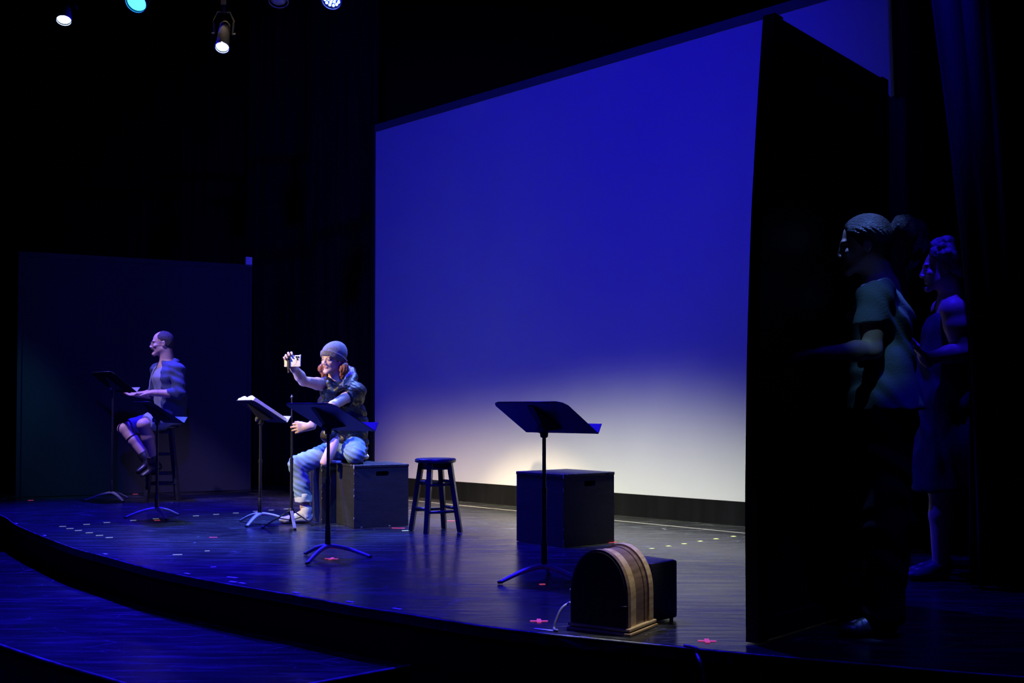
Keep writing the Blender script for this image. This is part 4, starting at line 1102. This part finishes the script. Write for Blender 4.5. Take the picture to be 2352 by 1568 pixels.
# phone and clamp in the raised hand
t = thing('phone', 'cream white phone gripped in a black clamp, held out for a selfie', 'phone', tuple(PHN), 0)
pf = frame((-.30, -.95, .02), (0, .02, 1)); pr = Matrix((pf[2], pf[0], pf[1])).transposed()   # camera side faces the viewer
rr_ = pf[2]
if rr_.x < 0: rr_ = -rr_
PR = Matrix((rr_, pf[1].cross(rr_), pf[1])).transposed()
def PW(x, z, d): return PHN + rr_ * x + pf[1] * z + pf[0] * d
b = MB(); b.box(PW(.003, 0, 0), (.138, .010, .086), PR, bev=.0045); b.build('case', M_WHITE, t, smooth=40, world=True)
b = MB(); b.box(PW(.047, .022, .0055), (.034, .003, .036), PR, bev=.0012); b.build('camera_bump', M_WHITE, t, world=True)
for x, z in ((.040, .030), (.056, .029), (.049, .014)):
    b = MB(); b.lathe([(.0068, 0), (.0072, .004), (.006, .006), (.001, .0062)], c=PW(x, z, .006), R=pf[0].to_track_quat('Z', 'Y').to_matrix(), n=16); b.build('camera_lens', M_LENS, t, smooth=40, world=True)
b = MB(); ring = [PW(.014 + .026 * math.cos(a), -.004 + .026 * math.sin(a), .0054) for a in np.linspace(0, 2 * PI, 29)]; b.tube(ring, .0013, 6); b.build('ring_mark', mat('ring_grey', (.6, .58, .5), .4, bump=(60, .05, one)), t, smooth=True, world=True)
b = MB(); b.box(PW(-.025, -.012, .011), (.020, .012, .112), PR, bev=.004); b.box(PW(-.025, .046, .0), (.020, .026, .010), PR, bev=.003); b.box(PW(-.025, -.047, .0), (.020, .026, .010), PR, bev=.003)
b.build('clamp', M_STAND, t, world=True)
b = MB(); b.lathe([(.010, 0), (.012, .006), (.010, .016), (.002, .018)], c=PW(-.027, .024, .014), R=pf[0].to_track_quat('Z', 'Y').to_matrix(), n=16); b.build('clamp_knob', mat('clamp_knob_brown', (.05, .035, .025), .3, bump=(60, .1, one)), t, smooth=40, world=True)
b = MB(); b.box(PW(-.025, -.075, .006), (.016, .012, .03), PR, bev=.003); b.build('clamp_mount', M_STAND, t, world=True)

# the tripod the left hand grips
tb = G(669, 1207)
t = thing('phone_tripod', 'slim black tripod pole gripped by the performer\'s lower hand', 'tripod', tuple(tb))
ptop = P(668.5, 906, tb.y).z
b = MB(); b.tube([(0, 0, .05), (0, 0, .5)], .012, 14); b.build('lower_pole', M_STAND, t, smooth=40)
b = MB(); b.tube([(0, 0, .48), (0, 0, .78)], .0085, 14); b.tube([(0, 0, .48), (0, 0, .52)], .0135, 14); b.build('middle_pole', M_STAND, t, smooth=40)
b = MB(); b.tube([(0, 0, .76), (0, 0, ptop - .02)], .0052, 12); b.tube([(0, 0, .76), (0, 0, .785)], .0105, 12); b.build('upper_pole', M_STAND, t, smooth=40)
b = MB(); b.lathe([(.008, ptop - .022), (.009, ptop - .012), (.004, ptop - .008), (.004, ptop)], n=14); b.build('screw_tip', M_STEELBRIGHT, t, smooth=40)
b = MB(); b.lathe([(.016, .08), (.022, .09), (.022, .125), (.016, .135)], n=18); b.lathe([(.014, .03), (.017, .034), (.017, .05), (.014, .055)], n=18); b.build('collar', M_STAND, t, smooth=40)
for px, py, wide in ((604, 1213, 0), (681, 1221, 1), (717, 1207, 0)):
    g_ = G(px, py) - tb; d = g_.normalized(); g_ = d * min(g_.length, .30)
    b = MB(); hi_ = d * .014 + Vector((0, 0, .115)); lo_ = Vector((g_.x, g_.y, .012))
    axl = lo_ - hi_; R = axl.to_track_quat('X', 'Z').to_matrix(); b.box((hi_ + lo_) / 2, (axl.length, .024 if wide else .014, .008), R, bev=.002)
    lg = b.build('leg', mat('tripod_leg_grey', (.30, .30, .32), .4, bump=(60, .1, one)) if wide else M_STAND, t)
    b = MB(); b.box(lo_ + Vector((0, 0, -.004)), (.026, .022, .014), R, bev=.004); b.build('foot', M_STAND, lg)
    b = MB(); b.tube([d * .012 + Vector((0, 0, .045)), hi_.lerp(lo_, .45)], .004, 8); b.build('brace', M_STAND, lg)

# --- man in shorts reading from the raised stand -------------------------------------
M_HOOD = mat('navy_fleece', (0.040, 0.055, 0.10), 0.95, noise=(14, (0.055, 0.075, 0.13), one), bump=(140, .4, one))
M_TEE = mat('grey_tee', (0.22, 0.23, 0.25), 0.9, noise=(12, (0.28, 0.29, 0.31), one), bump=(120, .2, one))
M_SHORTS = mat('blue_grey_shorts', (0.24, 0.28, 0.36), 0.9, noise=(12, (0.32, 0.36, 0.44), one), bump=(160, .25, one))
M_BOOT = mat('black_boot', (0.018, 0.018, 0.02), 0.35, bump=(60, .3, one))
M_HAIRD = mat('dark_short_hair', (0.03, 0.022, 0.018), 0.6, noise=(60, (0.07, 0.055, 0.045), one), bump=(200, .9, (1, 1, .6)))
pelv = P(388, 957, 10.88)
rt = Vector((pelv.x, pelv.y, .735))
t = thing('person', 'person with glasses and moustache, in dark hoodie and shorts on a tall stool', 'person', tuple(rt))
hd = P(372, 790, 10.86); hf = frame((-.94, -.34, -.02), (-.03, 0, 1)); HS = 1.02
chest = P(384, 866, 10.88); neckb = P(383, 836, 10.88); mid = P(389, 915, 10.88)
side = Vector((-.50, .87, 0)).normalized()
shN, elN, wrN = P(408, 851, 10.72), P(411, 905, 10.66), P(352, 902, 10.60)
shF, elF, wrF = P(363, 850, 11.04), P(355, 905, 11.08), P(318, 906, 10.98)
hN, kN, aN = P(384, 960, 10.76), P(329, 975, 10.50), P(352, 1058, 10.62)
hF_, kF, aF = P(382, 960, 10.97), P(284, 985, 10.76), P(334, 1050, 10.74)
S = Skin((-4.02, 10.28, .12), (-3.22, 11.26, 1.74), .0068, (((hd.x - .14, hd.x + .12, .0042), (wrN.x - .2, wrN.x + .02, .0052)), ((hd.y - .11, hd.y + .11, .0046), (wrN.y - .06, wrN.y + .05, .0052)), ((hd.z - .14, hd.z + .14, .0042), (wrN.z - .07, wrN.z + .06, .0052))))
head(S, hd, hf, HS, True, .006)
S.cone(hd - hf[1] * .06 - hf[0] * .03, neckb, .060, .064, .03)
S.econe(pelv, mid, side, (.165, .12), (.155, .115), .05); S.econe(mid, chest, side, (.155, .115), (.175, .125), .05)
S.econe(chest, neckb - Vector((0, 0, .03)), side, (.17, .115), (.10, .08), .05)
for a_, b_, c_ in ((shN, elN, wrN), (shF, elF, wrF)):
    S.cone(neckb - Vector((0, 0, .04)), a_, .06, .058, .04); limb(S, a_, b_, .056, .052, .042); limb(S, b_, c_, .043, .044, .029)
hand(S, wrN, (-1, -.05, .06), (.05, .25, -.95), (.12, .18, .22, .28), (.75, .55, .10), 1.05, side=1 if True else -1, spread=.10, thumb_curl=.15)
hand(S, wrF, (-1, -.1, -.02), (.0, -.2, .97), (.2, .25, .3, .3), (.8, .5, .2), 1.05, side=1, spread=.08)
limb(S, hN, kN, .088, .078, .057, .03); limb(S, kN, aN, .056, .060, .040, .02, hf[0] * -.012)
limb(S, hF_, kF, .088, .078, .058, .03); limb(S, kF, aF, .057, .058, .040, .02, Vector((.02, 0, -.012)))
S.build('body', M_SKIN, t, face_colour(hd, hf, HS, (.56, .35, .27), (.42, .2, .17), brow=(.10, .07, .05)))
def LW(r, f, u): return hd + (hf[2] * r + hf[0] * f + hf[1] * u) * HS
HA = [tuple(hf[2]), tuple(hf[0]), tuple(hf[1])]
S = Skin(hd - Vector((.14, .12, .10)), hd + Vector((.16, .12, .17)), .0042)
S.ell(LW(0, -.016, .046), HA, (.079, .100, .085), .01); S.ell(LW(0, -.045, .0), HA, (.072, .07, .075), .02)
S.plane(LW(0, .050, .05), tuple(hf[0] * 1.0 + hf[1] * -.15), None, .02); S.plane(LW(0, -.02, -.055), tuple(-hf[1] + hf[0] * .25), None, .015)
S.plane(LW(0, .012, .02), tuple(hf[0] * .9 - hf[1] * .55), (hd - Vector((.14, .14, .2)), hd + Vector((.12, .14, .045))), .012)
S.ell(LW(0, .062, .098), HA, (.045, .05, .04), .02, True)
S.folds(.0016, 300, ((1, .4, .6), (.3, 1, .8)), None, 4); S.build('hair', M_HAIRD, t)
S = Skin(LW(0, .09, -.05) - Vector((.05, .06, .04)), LW(0, .09, -.05) + Vector((.05, .06, .04)), .003)
S.chain([LW(-.030, .080, -.058), LW(-.014, .096, -.046), LW(.014, .096, -.046), LW(.030, .080, -.058)], [.005, .009, .009, .005], .006); S.folds(.001, 400, ((1, .2, 1),), None, 2); S.build('moustache', M_HAIRD, t)
M_GLS = mat('glasses_frame', (.03, .03, .035), .3, bump=(60, .05, one))
b = MB()
for q in (-1, 1):
    b.tube([LW(q * (.032 + .021 * math.cos(a)), .108 - .006 * abs(math.cos(a)), .003 + .016 * math.sin(a)) for a in np.linspace(0, 2 * PI, 21)], .0014, 6)
    b.tube([LW(q * .053, .102, .008), LW(q * .072, .075, .010), LW(q * .080, -.005, .010), LW(q * .080, -.022, -.004)], .0014, 6)
b.tube([LW(-.011, .109, .005), LW(0, .112, .008), LW(.011, .109, .005)], .0014, 6)
b.build('glasses', M_GLS, t, world=True, smooth=True)
# grey tee, open hoodie, shorts
lo, hi = bbox(pelv, neckb, m=.24); lo[2] = pelv.z - .02; hi[2] = neckb.z + .05
S = Skin(lo, hi, .0068)
S.econe(pelv + Vector((0, 0, .03)), mid, side, (.178, .132), (.168, .128), .05); S.econe(mid, chest, side, (.168, .128), (.185, .136), .05); S.econe(chest, neckb - Vector((0, 0, .035)), side, (.18, .125), (.095, .082), .05)
S.plane(neckb + Vector((0, 0, .012)), (-.3, 0, 1)); S.folds(.004, 60, ((.3, .2, 1), (1, 0, .8)), None, 9); S.build('tshirt', M_TEE, t)
lo, hi = bbox(pelv, neckb, elN, elF, wrN, m=.14); lo[2] = pelv.z - .06; hi[2] = neckb.z + .09
S = Skin(lo, hi, .0062)
S.econe(pelv + Vector((.02, 0, -.0)), mid + Vector((.01, 0, 0)), side, (.20, .150), (.190, .146), .05); S.econe(mid + Vector((.01, 0, 0)), chest + Vector((.008, 0, 0)), side, (.190, .146), (.205, .152), .05)
S.econe(chest, neckb - Vector((-.01, 0, .03)), side, (.20, .135), (.115, .10), .05)
for a_, b_, c_ in ((shN, elN, wrN), (shF, elF, wrF)):
    S.cone(neckb - Vector((0, 0, .04)), a_, .075, .074, .04)
# the open front
fw = Vector((-.87, -.50, 0)).normalized(); fs_ = Vector((-fw.y, fw.x, 0))
for zz in np.linspace(pelv.z - .08, neckb.z + .04, 26):
    wd_ = .125 + .02 * (zz < chest.z - .05)
    S.ell(Vector((chest.x, chest.y, zz)) + fw * .19 + fs_ * .055, [tuple(fs_), tuple(fw), (0, 0, 1)], (wd_, .125, .08), .01, True)
for a_, b_, c_ in ((shN, elN, wrN), (shF, elF, wrF)):
    S.chain([a_, a_.lerp(b_, .5), b_, b_.lerp(c_, .36)], [.075, .066, .060, .049], .015)
S.chain([P(366, 838, 10.99), P(377, 829, 10.98), P(394, 826, 10.93), P(404, 832, 10.86), P(398, 842, 10.77)], [.018, .026, .036, .034, .022], .02)
S.folds(.006, 62, ((.4, .3, 1), (.9, 0, .6)), None, 21); S.build('hoodie', M_HOOD, t)
for pts in ([P(364, 836, 10.90), P(352, 852, 10.86), P(345, 878, 10.86), P(343, 905, 10.87)], [P(388, 842, 10.74), P(381, 862, 10.71), P(379, 882, 10.70)]):
    b = MB(); b.tube(catmull(pts, 5), .008, 8); b.build('hoodie_edge', mat('pale_lit_edge', (.30, .30, .34), .6, bump=(100, .3, one)), t, world=True, smooth=True)['label'] = 'pale front edge with its light painted in'  # pale tubes paint in the light along the hoodie's open edges
S = Skin((-4.0, 10.3, .56), (-3.2, 11.16, .95), .0064)
S.econe(pelv - Vector((0, 0, .02)), pelv + Vector((0, 0, .05)), side, (.178, .135), (.174, .13), .04)
limb(S, hN, hN.lerp(kN, .95), .104, .098, .078, .03); limb(S, hF_, hF_.lerp(kF, .90), .104, .098, .082, .03)
S.plane(hN.lerp(kN, .88), tuple(kN - hN), bbox(hN.lerp(kN, .85), kN, m=.10)); S.plane(hF_.lerp(kF, .84), tuple(kF - hF_), bbox(hF_.lerp(kF, .8), kF, m=.11))
S.folds(.005, 80, ((.4, .2, 1), (.8, .5, .3)), None, 31); S.plane((0, 0, .737), (0, 0, -1), ((-3.56, 10.7, .5), (-3.2, 11.16, .8)), .01); S.build('shorts', M_SHORTS, t)
S = Skin(bbox(kF.lerp(aF, .33), m=.10)[0], bbox(kF.lerp(aF, .33), m=.10)[1], .004)
S.cone(kF.lerp(aF, .30) + Vector((.016, 0, -.010)), kF.lerp(aF, .36) + Vector((.018, 0, -.011)), .067, .067, .005); S.plane(kF.lerp(aF, .31), tuple(kF - aF)); S.plane(kF.lerp(aF, .35), tuple(aF - kF)); S.build('calf_strap', mat('black_strap', (.012, .01, .014), .8, bump=(80, .2, one)), t)
for an, kn, tp in ((aF, kF, Vector((-.62, -.45, -.55))), (aN, kN, Vector((-.70, -.40, -.50)))):
    tp = tp.normalized(); S = Skin(*[q for q in bbox(an, an + tp * .2, m=.12)], .0055)
    dn = (an - kn).normalized()
    S.chain([an - dn * .06, an, an + dn * .06], [.052, .050, .052], .02); S.econe(an + dn * .075, an + dn * .075 + tp * .14, tp.cross(dn), (.042, .042), (.040, .028), .03)
    S.cone(an + dn * .075, an + dn * .08 - tp * .03, .045, .038, .02); S.plane(an - dn * .055, tuple(-dn)); S.plane(an + dn * .105, tuple((dn - tp * .05)), None, .008)
    bo = S.build('boot', M_BOOT, t)
    b = MB(); sdv = tp.cross(dn).normalized()
    for q in range(3):
        c0 = an + dn * (.03 + .018 * q) + tp * (.048 + .012 * q); b.tube([c0 - sdv * .02, c0 + tp * .004, c0 + sdv * .02], .003, 6)
    b.build('lace', mat('lace_grey', (.25, .25, .27), .6, bump=(80, .1, one)), bo, world=True)

# --- person with a ponytail standing in the wings ------------------------------------
M_TEAL = mat('slate_tee', (0.16, 0.21, 0.24), 0.9, noise=(10, (0.20, 0.26, 0.30), one), bump=(140, .25, one))
M_DARKP = mat('black_trousers', (0.010, 0.010, 0.012), 0.9, noise=(10, (0.015, 0.015, 0.018), one), bump=(140, .25, one), spec=.1)
M_HAIRB = mat('dark_sleek_hair', (0.035, 0.028, 0.024), 0.38, noise=(24, (0.07, 0.055, 0.045), (1, 3, 3)), bump=(90, .8, (.6, 3, 3)))
fb = G(2030, 1448)
t = thing('person', 'person with a dark ponytail in a slate tee, standing behind the black flat', 'person', tuple(fb))
Y0 = fb.y
hd = P(1984, 566, Y0 + .02); hf = frame((-.95, .28, -.10), (-.10, 0, 1)); HS = .97
neckb = P(2022, 650, Y0 + .02); chest = P(2020, 735, Y0 + .02); mid = P(2025, 830, Y0 + .02); pelv = P(2032, 925, Y0 + .02)
side = Vector((-.15, .99, 0)).normalized()
shN, elN, wrN = P(2012, 676, Y0 - .15), P(2003, 803, Y0 - .15), P(1897, 811, Y0 - .20)
shF, elF, wrF = P(2028, 676, Y0 + .19), P(2030, 800, Y0 + .24), P(1935, 815, Y0 + .16)
S = Skin((1.00, Y0 - .36, -.01), (1.80, Y0 + .40, 1.70), .0068, (((hd.x - .13, hd.x + .1, .0042), (wrN.x - .2, wrN.x + .02, .005)), ((hd.y - .1, hd.y + .1, .0046),), ((hd.z - .13, hd.z + .12, .0042), (wrN.z - .06, wrN.z + .06, .005))))
head(S, hd, hf, HS); S.cone(hd - hf[1] * .06 - hf[0] * .03, neckb, .050, .056, .03)
S.econe(pelv, mid, side, (.160, .098), (.132, .084), .05); S.econe(mid, chest, side, (.132, .084), (.145, .094), .05); S.econe(chest, neckb - Vector((0, 0, .03)), side, (.145, .088), (.085, .07), .05)
for a_, b_, c_ in ((shN, elN, wrN), (shF, elF, wrF)):
    S.cone(neckb - Vector((0, 0, .04)), a_, .052, .052, .04); limb(S, a_, b_, .050, .047, .037); limb(S, b_, c_, .037, .039, .025)
    hand(S, c_, (-1, -.05, .02), (0, .1, -1), (.25, .3, .35, .4), (.8, .45, .2), .95, side=-1, spread=.08)
feet = []
for dx, dy, kx in ((-.03, -.09, 2034), (.03, .10, 2050)):
    hp = pelv + Vector((0, dy, -.02)); kn_ = P(kx, 1195, Y0 + dy); an_ = Vector((fb.x + dx, Y0 + dy, .09))
    limb(S, hp, kn_, .085, .080, .056, .03); limb(S, kn_, an_, .055, .054, .036); S.cone(an_ - Vector((0, 0, .03)), an_ + Vector((-.13, -.02, -.055)), .034, .026); feet.append((hp, kn_, an_))
S.build('body', M_SKIN, t, face_colour(hd, hf, HS, (.58, .39, .30), (.45, .2, .18)))
def LW(r, f, u): return hd + (hf[2] * r + hf[0] * f + hf[1] * u) * HS
HA = [tuple(hf[2]), tuple(hf[0]), tuple(hf[1])]
S = Skin(hd - Vector((.16, .13, .13)), hd + Vector((.22, .13, .18)), .0042)
S.ell(LW(0, -.018, .048), HA, (.083, .102, .087), .01); S.ell(LW(0, -.055, .015), HA, (.074, .07, .07), .02)
S.plane(LW(0, .062, .06), tuple(hf[0] * 1.0 - hf[1] * .35), None, .015); S.plane(LW(0, -.02, -.03), tuple(-hf[1] + hf[0] * .5), None, .015)
S.plane(LW(0, .03, .02), tuple(hf[0] - hf[1] * .4), (hd - Vector((.2, .15, .2)), hd + Vector((.2, .15, .03))), .015)
S.ell(LW(0, -.125, .045), HA, (.022, .02, .022), .02)
S.folds(.0013, 260, ((.3, .2, 1),), None, 3); hr = S.build('hair', M_HAIRB, t)
pts = [LW(0, -.120, .045), LW(0, -.165, .062), LW(.0, -.205, .030), LW(.0, -.215, -.04), LW(.0, -.185, -.11), LW(0, -.165, -.155)]
lo, hi = bbox(*pts, m=.08); S = Skin(lo, hi, .0042); S.chain(pts, [.020, .040, .046, .038, .026, .010], .03); S.ell(LW(0, -.18, .035), HA, (.036, .04, .042), .03)
S.folds(.0045, 150, ((1, .3, .2), (.2, 1, .1)), None, 8); S.build('ponytail', M_HAIRB, t)
b = MB(); ctr = LW(0, -.128, .047); b.tube([ctr + hf[2] * .023 * math.cos(a) + hf[1] * .023 * math.sin(a) for a in np.linspace(0, 2 * PI, 17)], .006, 8); b.build('hair_tie', M_BLACK, hr, world=True, smooth=True)
lo, hi = bbox(pelv, neckb, shN, shF, m=.2); lo[2] = pelv.z - .05; hi[2] = neckb.z + .03
S = Skin(lo, hi, .006)
for a_, b_ in ((shN, elN), (shF, elF)):
    S.cone(neckb - Vector((0, 0, .05)), a_, .058, .066, .04); S.chain([a_, a_.lerp(b_, .58) + Vector((-.012, 0, 0))], [.068, .066], .03); S.plane(a_.lerp(b_, .52), tuple(b_ - a_ + Vector((.03, 0, 0))), bbox(a_.lerp(b_, .65), m=.09))
S.econe(pelv + Vector((0, 0, -.02)), mid, side, (.222, .128), (.156, .102), .05); S.econe(mid, chest, side, (.156, .102), (.164, .112), .05); S.econe(chest, neckb - Vector((0, 0, .03)), side, (.162, .106), (.085, .068), .05)
S.plane(neckb + Vector((0, 0, .01)), (-.3, 0, 1)); S.plane((0, 0, pelv.z - .03), (0, 0, -1)); S.folds(.005, 62, ((.6, .2, 1), (1, .1, .5)), None, 14); S.build('tshirt', M_TEAL, t)
S = Skin((1.3, Y0 - .26, .03), (1.82, Y0 + .30, pelv.z + .08), .0075)
S.econe(pelv - Vector((0, 0, .06)), pelv + Vector((0, 0, .03)), side, (.172, .108), (.158, .098), .04)
for hp, kn_, an_ in feet: S.chain([hp, kn_, an_], [.098, .082, .082], .03)
S.plane((0, 0, .05), (0, 0, -1)); S.folds(.005, 50, ((.4, .2, 1),), None, 15); S.build('trousers', M_DARKP, t)
for hp, kn_, an_ in feet:
    S = Skin((an_.x - .25, an_.y - .1, -.005), (an_.x + .12, an_.y + .1, .14), .005); shoe(S, Vector((an_.x + .06, an_.y + .01, .003)), Vector((an_.x - .19, an_.y - .03, .003)), .07, .042); S.plane((0, 0, .003), (0, 0, -1)); S.build('shoe', M_BOOT, t)

# --- person half behind the near curtain ---------------------------------------------
fb = G(2165, 1326); Y0 = fb.y + .02
t = thing('person', 'person with short curls and bare arms, half hidden by the near side curtain', 'person', (fb.x, Y0, 0))
hd = P(2163, 618, Y0); hf = frame((-.95, .24, -.06), (-.04, 0, 1)); HS = 1.0
neckb = P(2186, 688, Y0 + .02); chest = P(2186, 762, Y0 + .02); mid = P(2178, 840, Y0 + .02); pelv = P(2178, 915, Y0 + .03)
side = Vector((-.2, .98, 0)).normalized()
shN, elN, wrN = P(2190, 712, Y0 - .15), P(2208, 808, Y0 - .16), P(2124, 824, Y0 - .20)
shF, elF, wrF = P(2168, 712, Y0 + .20), P(2180, 800, Y0 + .26), P(2122, 815, Y0 + .16)
S = Skin((1.96, Y0 - .36, -.01), (2.62, Y0 + .40, 1.80), .0075, (((hd.x - .14, hd.x + .1, .0048), (wrN.x - .14, wrN.x + .03, .005)), ((hd.y - .1, hd.y + .1, .005),), ((hd.z - .13, hd.z + .12, .0048), (wrN.z - .04, wrN.z + .14, .005))))
head(S, hd, hf, HS); S.cone(hd - hf[1] * .06 - hf[0] * .03, neckb, .054, .060, .03)
S.econe(pelv, mid, side, (.18, .13), (.165, .125), .05); S.econe(mid, chest, side, (.165, .125), (.165, .13), .05); S.econe(chest, neckb - Vector((0, 0, .03)), side, (.16, .115), (.09, .075), .05)
for i_, (a_, b_, c_) in enumerate(((shN, elN, wrN), (shF, elF, wrF))):
    S.cone(neckb - Vector((0, 0, .05)), a_, .06, .062, .04); limb(S, a_, b_, .066, .062, .046); limb(S, b_, c_, .046, .046, .028)
    hand(S, c_, (-.62, -.05, .78), (-.75, .1, -.6), (.10, .12, .14, .16), (.75, .6, .1), 1.0, side=1, spread=.10)
feet = []
for dx, dy, kx in ((-.04, -.09, 2160), (.05, .10, 2180)):
    hp = pelv + Vector((0, dy, -.02)); kn_ = P(kx, 1125, Y0 + dy); an_ = Vector((fb.x + dx, Y0 + dy, .09))
    limb(S, hp, kn_, .09, .085, .060, .03); limb(S, kn_, an_, .058, .056, .038); S.cone(an_ - Vector((0, 0, .03)), an_ + Vector((-.13, -.02, -.055)), .034, .026); feet.append(an_)
S.build('body', M_SKIN, t, face_colour(hd, hf, HS, (.58, .40, .32), (.45, .22, .2)))
def LW(r, f, u): return hd + (hf[2] * r + hf[0] * f + hf[1] * u) * HS
HA = [tuple(hf[2]), tuple(hf[0]), tuple(hf[1])]
S = Skin(hd - Vector((.17, .15, .12)), hd + Vector((.2, .15, .2)), .005)
S.ell(LW(0, -.03, .062), HA, (.088, .098, .088), .01); S.ell(LW(0, -.07, .01), HA, (.078, .07, .075), .02)
rnd = random.Random(5)
for q in range(46):
    a = rnd.uniform(0, 2 * PI); e_ = rnd.uniform(-.1, 1.4); S.ell(LW(.092 * math.cos(e_) * math.sin(a), -.035 + .105 * math.cos(e_) * math.cos(a), .062 + .092 * math.sin(e_)), HA, (.024, .024, .021), .012)
S.plane(LW(0, .058, .05), tuple(hf[0] - hf[1] * .3), None, .015); S.plane(LW(0, -.02, -.035), tuple(-hf[1] + hf[0] * .5), None, .015)
S.plane(LW(0, .02, .015), tuple(hf[0] - hf[1] * .3), (hd - Vector((.2, .15, .2)), hd + Vector((.2, .15, .03))), .015)
S.folds(.003, 170, ((1, .3, .6), (.2, 1, .5)), None, 3); S.build('hair', mat('curly_grey_brown_hair', (.17, .14, .13), .6, noise=(40, (.26, .22, .2), one), bump=(90, .9, one)), t)
lo, hi = bbox(pelv, neckb, m=.24); lo[2] = .38; hi[2] = neckb.z + .02
S = Skin(lo, hi, .0072)
S.econe(mid, chest, side, (.175, .14), (.172, .145), .05); S.econe(chest, neckb - Vector((0, 0, .04)), side, (.13, .12), (.10, .085), .05)
S.econe(Vector((pelv.x - .03, pelv.y, .48)), pelv, side, (.24, .20), (.20, .17), .05); S.econe(pelv, mid, side, (.20, .16), (.176, .14), .05)
S.plane((0, 0, .46), (0, 0, -1)); S.folds(.008, 55, ((1, .4, .02), (.6, 1, .05)), None, 17); S.build('dress', mat('navy_dress', (.030, .032, .05), .9, noise=(8, (.04, .042, .065), (1, 1, .3)), bump=(120, .2, one)), t)
for an_ in feet:
    S = Skin((an_.x - .25, an_.y - .1, -.005), (an_.x + .12, an_.y + .1, .12), .005); shoe(S, Vector((an_.x + .06, an_.y + .01, .003)), Vector((an_.x - .19, an_.y - .03, .003)), .05, .042); S.plane((0, 0, .003), (0, 0, -1)); S.build('shoe', mat('navy_shoe', (.05, .055, .09), .5, bump=(60, .1, one)), t)
